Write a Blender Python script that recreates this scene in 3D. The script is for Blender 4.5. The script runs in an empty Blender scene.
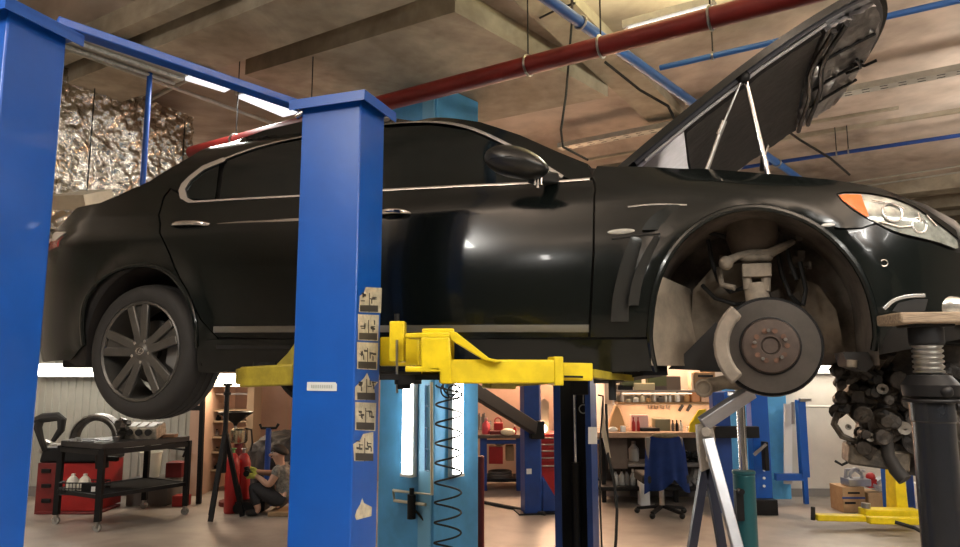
import bpy, bmesh, math, random
from mathutils import Matrix, Vector
from mathutils.geometry import delaunay_2d_cdt, interpolate_bezier
random.seed(7)
SC = bpy.context.scene
COL = SC.collection
R = math.radians
# ------------------------------------------------------------------ camera
FPX, PITCH, CAMZ = 700.0, R(7.7), 1.65
cam = bpy.data.cameras.new('camera'); cam.lens = 36 * FPX / 960; cam.sensor_width = 36
co = bpy.data.objects.new('camera', cam); COL.objects.link(co)
co.location = (0, 0, CAMZ); co.rotation_euler = (R(90) + PITCH, 0, 0)
cam.clip_start = .05; cam.clip_end = 80
SC.camera = co
def at(x, y, D):
    "point of the place seen at photo position x, y, D metres ahead"
    u = (x - 480) / FPX; v = (273.5 - y) / FPX
    Y = math.cos(PITCH) - math.sin(PITCH) * v; Z = math.sin(PITCH) + math.cos(PITCH) * v
    return Vector((u * D / Y, D, CAMZ + Z * D / Y))
def atz(x, y, z):
    a = at(x, y, 1)
    return at(x, y, (z - CAMZ) / (a.z - CAMZ))
def floor_at(x, D, z=0):
    a = at(x, 368 + (CAMZ - z) / D * FPX, D); return Vector((a.x, D, z))
# ------------------------------------------------------------------ materials
MATS = {}
def mat(name, rgb, rough=.5, metal=0, var=.0, scale=8, bump=0, bscale=None, spec=.5, coat=0, emit=None, estr=0, trans=0, rgb2=None, stretch=None):
    if name in MATS: return MATS[name]
    m = bpy.data.materials.new(name); m.use_nodes = True
    n = m.node_tree.nodes; l = m.node_tree.links; p = n['Principled BSDF']
    p.inputs['Base Color'].default_value = (*rgb, 1); p.inputs['Roughness'].default_value = rough
    p.inputs['Metallic'].default_value = metal; p.inputs['Specular IOR Level'].default_value = spec
    p.inputs['Coat Weight'].default_value = coat; p.inputs['Coat Roughness'].default_value = .04
    p.inputs['Transmission Weight'].default_value = trans
    if emit: p.inputs['Emission Color'].default_value = (*emit, 1); p.inputs['Emission Strength'].default_value = estr
    tc = n.new('ShaderNodeTexCoord'); src = tc.outputs['Object']
    if stretch:
        mp = n.new('ShaderNodeMapping'); mp.inputs['Scale'].default_value = stretch; l.new(src, mp.inputs['Vector']); src = mp.outputs['Vector']
    if var or rgb2:
        t = n.new('ShaderNodeTexNoise'); t.inputs['Scale'].default_value = scale; t.inputs['Detail'].default_value = 8; t.inputs['Roughness'].default_value = .65
        l.new(src, t.inputs['Vector'])
        r = n.new('ShaderNodeValToRGB'); c2 = rgb2 or tuple(c * (1 - var) for c in rgb)
        r.color_ramp.elements[0].position = .36; r.color_ramp.elements[0].color = (*c2, 1)
        r.color_ramp.elements[1].position = .62; r.color_ramp.elements[1].color = (*rgb, 1)
        l.new(t.outputs['Fac'], r.inputs['Fac']); l.new(r.outputs['Color'], p.inputs['Base Color'])
    if bump:
        t = n.new('ShaderNodeTexNoise'); t.inputs['Scale'].default_value = bscale or scale * 3; t.inputs['Detail'].default_value = 5
        l.new(src, t.inputs['Vector'])
        b = n.new('ShaderNodeBump'); b.inputs['Strength'].default_value = bump; b.inputs['Distance'].default_value = .02
        l.new(t.outputs['Fac'], b.inputs['Height']); l.new(b.outputs['Normal'], p.inputs['Normal'])
    MATS[name] = m
    return m
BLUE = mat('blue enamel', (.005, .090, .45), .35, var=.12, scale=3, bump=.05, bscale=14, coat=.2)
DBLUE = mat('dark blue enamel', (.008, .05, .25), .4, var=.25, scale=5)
LBLUE = mat('light blue wall paint', (.10, .42, .80), .5, var=.25, scale=2.5, bump=.1)
YEL = mat('yellow enamel', (.78, .60, .008), .4, var=.22, scale=9)
DYEL = mat('dirty yellow enamel', (.45, .36, .03), .5, var=.4, scale=12)
BLKM = mat('black painted metal', (.005, .005, .006), .5, spec=.3, var=.3, scale=12)
BLKR = mat('black rubber', (.015, .015, .015), .75)
STEEL = mat('steel', (.45, .44, .42), .3, 1, var=.2, scale=15)
CHROME = mat('chrome', (.75, .75, .75), .12, 1)
ALU = mat('aluminium', (.42, .43, .46), .35, .85, var=.15, scale=10)
WHITE = mat('white plastic', (.72, .72, .70), .45)
CREAM = mat('cream plastic', (.62, .57, .42), .5)
RED = mat('red enamel', (.38, .012, .012), .4, var=.2, scale=8)
DRED = mat('dark red enamel', (.16, .012, .012), .5, var=.3, scale=8)
PINK = mat('pinkish red plastic', (.75, .08, .10), .4)
CARD = mat('cardboard', (.36, .23, .12), .8, var=.2, scale=10)
WOOD = mat('wood', (.40, .25, .12), .6, var=.35, scale=4, stretch=(1, 12, 12))
TAN = mat('tan cloth', (.55, .33, .15), .8)
TUBE = mat('lit tube', (1, 1, 1), .5, emit=(1, .96, .88), estr=14)
TUBEW = mat('lit warm tube', (1, 1, 1), .5, emit=(1, .80, .55), estr=10)
TUBEH = mat('fill lamp tube', (1, 1, 1), .5, emit=(1, .95, .88), estr=9)  # tubes of the added fill lamps, bright for side light and streaks
TUBED = mat('lit ceiling tube', (1, 1, 1), .5, emit=(.92, .95, 1), estr=1.5)
TEAL = mat('teal enamel', (.008, .075, .09), .35)
# ------------------------------------------------------------------ mesh builder
W = {}
class B:
    def __init__(s): s.bm = bmesh.new()
    def box(s, c, size, rz=0, rx=0, ry=0, taper=1):
        M = Matrix.Translation(c) @ Matrix.Rotation(rz, 4, 'Z') @ Matrix.Rotation(ry, 4, 'Y') @ Matrix.Rotation(rx, 4, 'X')
        vs = []
        for z in (-.5, .5):
            k = taper if z > 0 else 1
            for x, y in ((-.5, -.5), (.5, -.5), (.5, .5), (-.5, .5)):
                vs.append(s.bm.verts.new(M @ Vector((x * size[0] * k, y * size[1] * k, z * size[2]))))
        for f in ((3, 2, 1, 0), (4, 5, 6, 7), (0, 1, 5, 4), (1, 2, 6, 5), (2, 3, 7, 6), (3, 0, 4, 7)): s.bm.faces.new([vs[i] for i in f])
        return s
    def bar(s, a, b, w, h, up=(0, 0, 1)):
        "box section from a to b; w across, h along up"
        a = Vector(a); b = Vector(b); t = (b - a).normalized(); u = Vector(up); sd = t.cross(u).normalized(); u = sd.cross(t).normalized()
        q = []
        for p in (a, b):
            for i, j in ((-1, -1), (1, -1), (1, 1), (-1, 1)): q.append(s.bm.verts.new(p + sd * i * w / 2 + u * j * h / 2))
        for f in ((0, 1, 2, 3), (7, 6, 5, 4), (1, 0, 4, 5), (2, 1, 5, 6), (3, 2, 6, 7), (0, 3, 7, 4)): s.bm.faces.new([q[i] for i in f])
        return s
    def tube(s, pts, r, n=10, caps=True):
        pts = [Vector(p) for p in pts]; rr = r if isinstance(r, (list, tuple)) else [r] * len(pts)
        rings = []; ref = None
        for i, p in enumerate(pts):
            t = (pts[min(i + 1, len(pts) - 1)] - pts[max(i - 1, 0)]).normalized()
            if ref is None: ref = t.orthogonal().normalized()
            ref = (ref - t * ref.dot(t));
            ref = ref.normalized() if ref.length > 1e-6 else t.orthogonal().normalized()
            bi = t.cross(ref)
            rings.append([s.bm.verts.new(p + (ref * math.cos(2 * math.pi * k / n) + bi * math.sin(2 * math.pi * k / n)) * rr[i]) for k in range(n)])
        for a, b in zip(rings, rings[1:]):
            for k in range(n): s.bm.faces.new((a[k], a[(k + 1) % n], b[(k + 1) % n], b[k]))
        if caps: s.bm.faces.new(rings[0][::-1]); s.bm.faces.new(rings[-1])
        return s
    def cyl(s, a, b, r, r2=None, n=16): return s.tube([a, b], [r, r if r2 is None else r2], n)
    def lathe(s, prof, c=(0, 0, 0), axis=(0, 0, 1), n=24, close=False):
        c = Vector(c); ax = Vector(axis).normalized(); u = ax.orthogonal().normalized(); v = ax.cross(u); rings = []
        for r, h in prof:
            rings.append([s.bm.verts.new(c + ax * h + (u * math.cos(2 * math.pi * k / n) + v * math.sin(2 * math.pi * k / n)) * max(r, .0004)) for k in range(n)])
        pr = list(zip(rings, rings[1:]))
        if close: pr.append((rings[-1], rings[0]))
        for a, b in pr:
            for k in range(n): s.bm.faces.new((a[k], a[(k + 1) % n], b[(k + 1) % n], b[k]))
        if not close: s.bm.faces.new(rings[0][::-1]); s.bm.faces.new(rings[-1])
        return s
    def prism(s, pts, vec):
        pts = [Vector(p) for p in pts]; vec = Vector(vec)
        a = [s.bm.verts.new(p) for p in pts]; b = [s.bm.verts.new(p + vec) for p in pts]; n = len(a)
        s.bm.faces.new(a[::-1]); s.bm.faces.new(b)
        for i in range(n): s.bm.faces.new((a[i], a[(i + 1) % n], b[(i + 1) % n], b[i]))
        return s
    def ball(s, c, r, sc=(1, 1, 1), sub=2):
        M = Matrix.Translation(c) @ Matrix.Diagonal((*sc, 1))
        bmesh.ops.create_icosphere(s.bm, subdivisions=sub, radius=r, matrix=M); return s
    def torus(s, c, R0, r, axis=(0, 0, 1), n=28, m=8, a0=0, a1=2 * math.pi):
        ax = Vector(axis).normalized(); u = ax.orthogonal().normalized(); v = ax.cross(u); c = Vector(c)
        pts = [c + (u * math.cos(a0 + (a1 - a0) * k / n) + v * math.sin(a0 + (a1 - a0) * k / n)) * R0 for k in range(n + 1)]
        return s.tube(pts, r, m, caps=True)
    def build(s, name, m, parent=None, world=False, smooth=True, bevel=0, sub=0, ang=38):
        bmesh.ops.recalc_face_normals(s.bm, faces=s.bm.faces)
        me = bpy.data.meshes.new(name)
        o = bpy.data.objects.new(name, me); COL.objects.link(o)
        if parent is not None:
            if world: s.bm.transform(W[parent].inverted())
            o.parent = parent; W[o] = W[parent]
        else:
            xs = [v.co for v in s.bm.verts]
            c = Vector(((min(v.x for v in xs) + max(v.x for v in xs)) / 2, (min(v.y for v in xs) + max(v.y for v in xs)) / 2, min(v.z for v in xs)))
            s.bm.transform(Matrix.Translation(-c)); o.location = c; W[o] = Matrix.Translation(c)
        s.bm.to_mesh(me); s.bm.free()
        me.materials.append(m)
        if smooth:
            for p in me.polygons: p.use_smooth = True
            me.set_sharp_from_angle(angle=R(ang))
        if bevel:
            b = o.modifiers.new('bevel', 'BEVEL'); b.width = bevel; b.segments = 2; b.limit_method = 'ANGLE'; b.angle_limit = R(40); b.harden_normals = False
        return o
def thing(name, label, cat, loc=(0, 0, 0), rz=0, group=None):
    o = bpy.data.objects.new(name, None); COL.objects.link(o); o.empty_display_size = .1
    o.location = loc; o.rotation_euler = (0, 0, rz); o['label'] = label; o['category'] = cat
    if group: o['group'] = group
    W[o] = Matrix.Translation(loc) @ Matrix.Rotation(rz, 4, 'Z')
    return o
def tag(o, label, cat, group=None, kind=None):
    o['label'] = label; o['category'] = cat
    if group: o['group'] = group
    if kind: o['kind'] = kind
    return o
def struct(o): o['kind'] = 'structure'; return o
def copy_tree(root, loc=None, rz=None, label=None, parent=None):
    c = root.copy(); COL.objects.link(c)
    if parent is not None: c.parent = parent
    if loc is not None: c.location = loc
    if rz is not None: c.rotation_euler = (0, 0, rz)
    if label: c['label'] = label
    for ch in [o for o in root.children if o.name in COL.objects]: copy_tree(ch, parent=c)
    return c
def area(name, loc, size, energy, color=(1, 1, 1), rot=(0, 0, 0), size2=None):
    l = bpy.data.lights.new(name, 'AREA'); l.energy = energy; l.color = color; l.shape = 'RECTANGLE'; l.size = size; l.size_y = size2 or size
    o = bpy.data.objects.new(name, l); COL.objects.link(o); o.location = loc; o.rotation_euler = rot
    return o
def text_obj(body, size, m, parent, M, name='lettering', ext=.001):
    c = bpy.data.curves.new(name, 'FONT'); c.body = body; c.size = size; c.extrude = ext; c.align_x = 'CENTER'; c.align_y = 'CENTER'
    t = bpy.data.objects.new('tmp', c); COL.objects.link(t)
    dg = bpy.context.evaluated_depsgraph_get(); me = bpy.data.meshes.new_from_object(t.evaluated_get(dg))
    bpy.data.objects.remove(t); me.transform(M); me.materials.clear(); me.materials.append(m)
    o = bpy.data.objects.new(name, me); COL.objects.link(o); o.parent = parent; W[o] = W[parent]
    return o

# ------------------------------------------------------------------ setting
ZC = 4.30
def concrete(name, a, b, c, scale, bump=.25):
    m = bpy.data.materials.new(name); m.use_nodes = True; n = m.node_tree.nodes; l = m.node_tree.links; p = n['Principled BSDF']
    tc = n.new('ShaderNodeTexCoord')
    t1 = n.new('ShaderNodeTexNoise'); t1.inputs['Scale'].default_value = scale; t1.inputs['Detail'].default_value = 9; t1.inputs['Roughness'].default_value = .6; t1.inputs['Distortion'].default_value = .6
    t2 = n.new('ShaderNodeTexNoise'); t2.inputs['Scale'].default_value = scale * 6; t2.inputs['Detail'].default_value = 6
    r1 = n.new('ShaderNodeValToRGB'); e = r1.color_ramp.elements; e[0].position = .35; e[0].color = (*a, 1); e[1].position = .7; e[1].color = (*c, 1)
    k = e.new(.5); k.color = (*b, 1)
    mx = n.new('ShaderNodeMix'); mx.data_type = 'RGBA'; mx.blend_type = 'MULTIPLY'; mx.inputs[0].default_value = .45
    r2 = n.new('ShaderNodeValToRGB'); r2.color_ramp.elements[0].position = .3; r2.color_ramp.elements[0].color = (.45, .45, .45, 1); r2.color_ramp.elements[1].position = .6
    l.new(tc.outputs['Object'], t1.inputs['Vector']); l.new(tc.outputs['Object'], t2.inputs['Vector'])
    l.new(t1.outputs['Fac'], r1.inputs['Fac']); l.new(t2.outputs['Fac'], r2.inputs['Fac'])
    l.new(r1.outputs['Color'], mx.inputs[6]); l.new(r2.outputs['Color'], mx.inputs[7]); l.new(mx.outputs[2], p.inputs['Base Color'])
    b_ = n.new('ShaderNodeBump'); b_.inputs['Strength'].default_value = bump; b_.inputs['Distance'].default_value = .02
    l.new(t2.outputs['Fac'], b_.inputs['Height']); l.new(b_.outputs['Normal'], p.inputs['Normal'])
    p.inputs['Roughness'].default_value = .8
    return m
CEILM = concrete('tan stained ceiling concrete', (.26, .20, .155), (.52, .425, .345), (.70, .60, .51), .55)
BEAMM = concrete('grey beam concrete', (.27, .23, .16), (.40, .34, .25), (.55, .50, .38), 1.1)
FLOORM = concrete('worn floor concrete', (.22, .19, .16), (.32, .28, .24), (.42, .38, .33), .5, .08)
FLOORM.node_tree.nodes['Principled BSDF'].inputs['Roughness'].default_value = .42
WALLM = mat('off white wall', (.58, .54, .48), .7, var=.12, scale=2, bump=.1)
PEACH = mat('peach wall paint', (.60, .40, .29), .7, var=.15, scale=1.5)
CORR = mat('pale corrugated sheet', (.42, .42, .37), .5, var=.1, scale=3)
def wallbox(name, c, size, m): return struct(B().box(c, size).build(name, m, smooth=False))
wallbox('floor', (0, 8, -.05), (20, 28, .1), FLOORM)
wallbox('ceiling', (0, 8, ZC + .1), (20, 28, .2), CEILM)
wallbox('wall_left', (-9.05, 8, ZC / 2), (.1, 28, ZC), WALLM)
wallbox('wall_right', (9.05, 8, ZC / 2), (.1, 28, ZC), WALLM)
wallbox('wall_behind', (0, -5.05, ZC / 2), (20, .1, ZC), mat('dark rear wall', (.12, .11, .10), .8, var=.2, scale=2))
# corrugated back wall at the left: vertical trapezoid ribs
b = B(); pts = []; x = -9.0; 
while x < -3.78:
    pts += [(x, 9.5), (x + .05, 9.5), (x + .06, 9.48), (x + .085, 9.48), (x + .095, 9.5)]; x += .1
pts += [(x, 9.5)]
b.prism([(a, c, 0) for a, c in pts] + [(pts[-1][0], 9.6, 0), (-9.0, 9.6, 0)], (0, 0, ZC))
struct(b.build('wall_back_left', CORR, smooth=False))
wallbox('wall_back_middle', (-1.0, 10.65, ZC / 2), (5.7, .1, ZC), PEACH)
wallbox('wall_alcove_left', (-3.74, 10.02, ZC / 2), (.18, 1.2, ZC), PEACH)
wallbox('wall_far', (0, 21.9, ZC / 2), (18, .1, ZC), WALLM)
wallbox('wall_back_right', (5.35, 9.45, 1.2), (7.4, .1, 2.4), WALLM)
wallbox('wall_alcove_right', (1.7, 10.05, ZC / 2), (.1, 1.1, ZC), WALLM)
wallbox('baseboard_back', (5.4, 9.385, .05), (6.9, .03, .1), mat('grey skirting', (.2, .19, .18), .6))
wallbox('baseboard_left', (-6.5, 9.44, .06), (5, .04, .12), MATS['grey skirting'])
# dropped slab around the column
q = [atz(455, 12, 4.1), atz(608, 97, 4.1), None, atz(245, 75, 4.1)]
q[2] = q[1] + q[3] - q[0]
struct(B().prism([(v.x, v.y, 4.1) for v in q], (0, 0, .21)).build('trim_1', BEAMM, smooth=False))
# ceiling ribs
E2 = Vector((.85, -.53, 0)); E1 = Vector((.53, .85, 0))
def rib(name, a, w, h, l0, l1, d=E2, m=None):
    a = Vector((a.x, a.y, ZC - h / 2 + .005)); p = d.cross(Vector((0, 0, 1))).normalized()
    struct(B().bar(a + d * l0, a + d * l1, w, h).build(name, m or BEAMM, smooth=False))
rib('trim_2', atz(930, 178, ZC), .35, .22, -3.2, 2)
rib('trim_3', atz(950, 196, ZC), .3, .2, -2, 1.4)
rib('trim_4', atz(560, 5, ZC), .35, .10, -2.2, 3.5, E1)
rib('trim_5', atz(150, 45, ZC), .5, .25, -3.5, 3.2)
rib('trim_6', atz(120, 15, ZC), .12, .18, -3.5, 3.4)
rib('trim_7', atz(900, 118, ZC), .05, .05, -3.4, 2)
rib('trim_8', atz(700, 140, ZC), .05, .03, -1.4, 2)
rib('trim_9', atz(930, 205, ZC), .4, .25, -3, 2)
rib('trim_10', atz(940, 222, ZC), .35, .25, -4, 2)

# ------------------------------------------------------------------ column with tubes
c0 = at(437, 72, 5.8); c0.z = 0
cr = Vector((math.cos(R(50)), math.sin(R(50)), 0)); cl = Vector((-math.sin(R(50)), math.cos(R(50)), 0))
t = thing('concrete_column', 'light blue painted square concrete column behind the car, carrying two upright lit tubes', 'column', c0)
B().prism([(0, 0, 0), cr * .56, cr * .56 + cl * .66, cl * .66], (0, 0, 4.1)).build('shaft', LBLUE, t, bevel=.01)
B().prism([cl * .02 - cr * .012, cl * .16 - cr * .012, cl * .16 + cr * .005, cl * .02 + cr * .005], (0, 0, 4.1)).build('corner_strip', mat('paler blue paint', (.20, .50, .75), .5), t)
COLT, COLC = t, c0
def on_left(px, y):     # point on the left face of the column
    n = cr; a = at(px, y, 1); d = Vector((a.x, 1, a.z - CAMZ)); k = n.dot(Vector((c0.x, c0.y, 0))) / n.dot(d); return Vector((d.x * k, k, CAMZ + d.z * k))
def on_right(px, y):
    n = cl; a = at(px, y, 1); d = Vector((a.x, 1, a.z - CAMZ)); k = n.dot(Vector((c0.x, c0.y, 0))) / n.dot(d); return Vector((d.x * k, k, CAMZ + d.z * k))
def tube_light(top, bot, nrm, label, w=.12):
    base = Vector(bot); t = thing('fluorescent_lamp', label, 'lamp', base)
    L = (Vector(top) - base).length
    ax = (Vector(top) - base).normalized(); sd = ax.cross(nrm).normalized()
    B().bar(nrm * .025, ax * L + nrm * .025, w, .05, up=nrm).build('housing', WHITE, t, bevel=.005)
    for sgn in (-1, 1): B().cyl(nrm * .068 + sd * sgn * w * .24 + ax * .03, nrm * .068 + sd * sgn * w * .24 + ax * (L - .03), .016, n=10).build('tube', TUBE, t)
    for e in (.012, L - .012): B().bar(nrm * .045 + ax * (e - .012), nrm * .045 + ax * (e + .012), w, .07, up=nrm).build('end_cap', WHITE, t)
    return t, L
a = on_left(412, 476); t1, L = tube_light(a + Vector((0, 0, 1.25)), a, -cr, 'upright lit fluorescent lamp on the left face of the light blue column')
a = on_right(452.5, 476); t2, L = tube_light(a + Vector((0, 0, 1.25)), a, -cl, 'upright lit fluorescent lamp on the right face of the light blue column')
# air line with regulator and coiled hose
t = thing('air_line', 'pale compressed air pipe with black regulator low on the blue column', 'pipe', (c0.x, c0.y, 0))
pp = [on_left(434, 382), on_left(434.5, 494), on_left(396, 490), on_left(397, 500), on_left(428, 504)]
pp = [p - cr * .03 for p in pp]
B().tube(pp, .013).build('pipe', CREAM, t, world=True)
rg = on_left(416, 500) - cr * .05
B().cyl(rg + Vector((0, 0, .05)), rg - Vector((0, 0, .14)), .035).build('regulator', BLKM, t, world=True)
B().cyl(rg + Vector((0, 0, .1)), rg + Vector((0, 0, .05)), .02).build('knob', BLKM, t, world=True)
b = B(); top = on_right(439, 385) - cl * .15 - cr * .04; bot = on_right(437, 549) - cl * .15 - cr * .04; pts = [rg + Vector((.02, -.02, -.05))]; N = 15 * 14
pts = [rg + Vector((0, 0, -.08)), rg + Vector((.12, -.05, -.15)), rg + Vector((.16, -.05, -.30)), bot]
for i in range(N + 1):
    k = i / N; c = bot.lerp(top, k); an = k * 2 * math.pi * 8.5
    pts.append(c + Vector((math.cos(an) * .105, math.sin(an) * .05, 0)))
pts = pts[4:]
b.tube(pts, .008, 6)
hose = b.build('coiled_air_hose', BLKR); tag(hose, 'black coiled air hose hanging down the corner of the light blue column', 'hose')
B().tube([rg + Vector((0, 0, -.05)), rg + Vector((.06, -.02, -.10)), rg + Vector((.15, -.03, -.2)), rg + Vector((.10, -.02, -.4)), rg + Vector((-.02, 0, -.55)), rg + Vector((.02, 0, -.62)), rg + Vector((.16, 0, -.48)), rg + Vector((.3, 0, -.6))], .010, 8).build('outlet_hose', BLKR, t, world=True)
for px in (444,):
    p = on_right(px, 386) - cl * .08
    o = B().torus(p, .07, .007, (.3, 1, 0)).torus(p + Vector((.03, 0, -.05)), .06, .007, (0, 1, .3)).torus(p + Vector((-.02, 0, -.03)), .065, .007, (-.3, 1, 0)).build('cable_loop', BLKR, smooth=True)
    tag(o, 'small looped black cable at the top of the coiled air hose', 'cable')
# blue wall bracket ladder on the column
b = B()
p1, p2 = on_left(427, 385) - cr * .02, on_left(427, 470) - cr * .02
b.tube([p1, p2], .006)
for k in range(5):
    c = p1.lerp(p2, k / 4); b.tube([c, c + cl * -.06 - cr * .02], .005)
tag(b.build('wall_bracket', mat('mid blue metal', (.05, .18, .42), .4)), 'slim blue ladder shaped bracket beside the left column lamp', 'bracket')
# ------------------------------------------------------------------ lifts
YAW = -R(19.5); CD = Vector((math.cos(YAW), math.sin(YAW), 0)); CP = Vector((-math.sin(YAW), math.cos(YAW), 0))
def bolt(b, c, n, r=.016):
    b.cyl(c, Vector(c) + Vector(n) * .012, r, n=6); b.ball(Vector(c) + Vector(n) * .014, r * .7, sub=1)
def lift_column(label, corner, ztop, wd=.262, dp=.196, m=BLUE):
    "corner = near right corner; local x along the car, y away from us; origin there"
    t = thing('lift_column', label, 'car lift', (corner.x, corner.y, 0), YAW)
    # folded C section open on the far side
    k = .012
    prof = [(0, 0), (0, dp), (-.05, dp), (-.05, dp - k), (-k, dp - k), (-k, k), (-wd + k, k), (-wd + k, dp - k), (-wd + .05, dp - k), (-wd + .05, dp), (-wd, dp), (-wd, 0)]
    B().prism([(x, y, .015) for x, y in prof], (0, 0, ztop - .015)).build('post', m, t, bevel=.006)
    b = B().box((-wd / 2, dp / 2, ztop + .006), (wd + .07, dp + .07, .014)).box((-wd / 2, -.034, ztop - .012), (wd + .07, .004, .03)).box((.033, dp / 2, ztop - .012), (.004, dp + .07, .03))
    b.build('top_plate', m, t)
    b = B()
    for x, y in ((.02, .03), (.02, dp - .02), (-wd - .015, .05)): bolt(b, (x, y, ztop - .02), (0, 0, -1) if 0 else (0, 0, .6), .011)
    b.build('plate_bolts', CHROME, t)
    B().box((-wd / 2, dp / 2, .008), (wd + .2, dp + .25, .016)).build('foot_plate', m, t)
    return t
c1 = at(361, 97, 2.56); ZT = c1.z
near = lift_column('blue lift column in front of the car with worn pictogram stickers and yellow arms', c1, ZT)
def on_plane(px, py, org, nrm):
    a = at(px, py, 1); d = Vector((a.x, 1, a.z - CAMZ)); o = Vector((0, 0, CAMZ)); k = nrm.dot(org - o) / nrm.dot(d); return o + d * k
# white label on front face
a = on_plane(307.5, 382, c1, CP); b_ = on_plane(337, 391, c1, CP)
mid = (a + b_) / 2 - CP * .0015
lab = B(); w = abs((b_ - a).dot(CD)); h = a.z - b_.z
lab.prism([W[near].inverted() @ (mid + CD * x + Vector((0, 0, z))) for x, z in ((-w / 2, -h / 2), (w / 2, -h / 2), (w / 2, h / 4), (w * .45, h / 2), (-w / 2, h / 2))], (0, -.001, 0))
lab.build('label_plate', mat('white label', (.62, .68, .68), .5), near, smooth=False)
g = B()
for k in range(10): g.box((mid + CD * (-.042 + k * .0093)) - CP * .0022 + Vector((0, 0, 0)), (.0055, .001, .012), rz=YAW)
g.build('lettering', mat('label grey print', (.42, .47, .44), .6), near, world=True, smooth=False)
# pictogram stickers on the right face: worn, stacked
PAPER = mat('worn sticker paper', (.62, .57, .42), .7, var=.35, scale=30); INK = mat('sticker ink', (.05, .045, .04), .7)
def sticker(y0, y1, torn):
    P = lambda px, py, o=.0012: on_plane(px, py, c1, CD) + CD * o
    xl = 357.5 + (y0 - 287) * -.032; L = 4 + xl; 
    if torn == 1: poly = [(L - 3, y1), (L - 2, y0 + 9), (L + 2, y0 + 6), (L + 4, y0), (L + 20, y0 + 1), (L + 19, y1 + 1)]
    elif torn == 2: poly = [(L - 4, y1), (L - 4, y0 + 14), (L + 5, y0 + 5), (L + 8, y0), (L + 11, y0 + 8), (L + 19, y0 + 9), (L + 15, y0 + 14), (L + 16, y1)]
    elif torn == 3: poly = [(L - 3, y1), (L - 4, y0 + 12), (L + 3, y0 + 8), (L + 6, y0 + 2), (L + 16, y0), (L + 16, y1)]
    else: poly = [(L - 3, y1), (L - 3, y0), (L + 18, y0 + 1), (L + 17, y1 + 1)]
    s = B().prism([P(x, y) for x, y in poly], CD * .0006).build('sticker', PAPER, near, world=True, smooth=False)
    g = B(); xs0, xs1 = L - 2, L + 16
    g.prism([P(xs0, y1 - (y1 - y0) * .28, .002), P(xs1, y1 - (y1 - y0) * .26, .002), P(xs1 + 0, y1, .002), P(xs0, y1 - .5, .002)], CD * .0003)
    ym = y0 + (y1 - y0) * .45
    for cx in (L + 3, L + 12):
        for _ in range(5):
            x = cx + random.uniform(-2.5, 2.5); y = ym + random.uniform(-4, 4); dx, dy = random.choice(((2.2, .6), (.6, 2.6), (1.8, 1.2)))
            g.prism([P(x - dx, y - dy, .002), P(x + dx, y - dy * .6, .002), P(x + dx, y + dy, .002), P(x - dx * .7, y + dy, .002)], CD * .0003)
    g.prism([P(L + 7, y0 + 6, .002), P(L + 7.8, y0 + 6, .002), P(L + 7.8, y1, .002), P(L + 7, y1, .002)], CD * .0003)
    g.build('pictograms', INK, s, world=True, smooth=False)
for y0, y1, tr in ((287, 312, 1), (314, 340, 0), (342, 369, 0), (373, 400, 2), (402, 430, 0), (432, 461, 3)): sticker(y0, y1, tr)
P = lambda px, py, o=.0012: on_plane(px, py, c1, CD) + CD * o
B().prism([P(354.5, 516), P(356.5, 510), P(360, 504), P(362, 498), P(363.5, 503), P(371.5, 507), P(371, 516), P(363, 518), P(356, 520)], CD * .0006).build('sticker', PAPER, near, world=True, smooth=False)
# yellow carriage and arms of the near column
ZT_ARM = CAMZ
def pbox(b, x0, y0, x1, y1, D, dep, along=CD, back=CP):
    "upright box whose front face fills x0..x1, y0..y1 at distance D, depth dep away"
    a = at(x0, y0, D); c = at(x1, y1, D); 
    k = Vector((1, 0, 0)); o = Vector((a.x, D, c.z))
    b.prism([o, o + k * (c.x - a.x), o + k * (c.x - a.x) + Vector((0, dep, 0)), o + Vector((0, dep, 0))], (0, 0, a.z - c.z)); return b
b = B(); pbox(b, 380, 337, 419, 366, 2.80, .10)
b.build('carriage', YEL, near, world=True, bevel=.006)
b = B(); pbox(b, 389.5, 321, 404, 362, 2.62, .07); b.build('arm_lock', YEL, near, world=True, bevel=.004)
b = B(); p = at(397, 352, 2.61); b.tube([at(397, 340, 2.61), at(397, 393, 2.61)], .0045); b.build('lock_rod', STEEL, near, world=True)
B().cyl(at(397, 321, 2.65), at(397, 314, 2.65), .010).build('lock_knob', BLKM, near, world=True)
# front arm: bracket block, gusset, box beam, sliding extension, pad
A = lambda x, y, D=2.5: at(x, y, D)
b = B()
q = [A(421, 337), A(450, 337), A(452, 384), A(440, 384), A(440, 372), A(421, 368)]
b.prism(q, Vector((0, .11, 0)))
b.prism([A(405, 333), A(450, 332), A(450, 338), A(405, 338)], Vector((0, .13, 0))).prism([A(405, 366), A(440, 367), A(440, 372), A(405, 372)], Vector((0, .13, 0)))
b.box((A(436, 350) + A(436, 351)) / 2 + Vector((0, .12, 0)), (.12, .02, .17))
b.build('arm_bracket', YEL, near, world=True, bevel=.005)
b = B()
b.prism([A(449, 331), A(456, 332), A(489, 358), A(503, 361), A(497, 363), A(484, 360), A(451, 340)], Vector((0, .09, 0)))
b.build('arm_gusset', YEL, near, world=True, bevel=.003)
a0, a1 = A(440, 371.5, 2.55), A(556, 371.5, 2.62)
B().bar(a0, a1, .09, (A(450, 360, 2.5).z - A(450, 381, 2.5).z) + .012).build('arm', YEL, near, world=True, bevel=.006)
B().bar(A(551, 371, 2.62), A(560, 371, 2.625), .105, .105).build('arm_collar', YEL, near, world=True, bevel=.004)
B().bar(A(558, 371.5, 2.64), A(590, 372, 2.66), .07, .066).build('arm_extension', YEL, near, world=True, bevel=.004)
B().bar(A(564, 376.5, 2.595), A(583, 377, 2.60), .004, .008).build('slot', BLKM, near, world=True)
b = B(); b.bar(A(588, 373, 2.68), A(606, 376, 2.88), .05, .03); b.bar(A(606, 376, 2.9), A(628, 378, 3.0), .06, .025)
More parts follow.
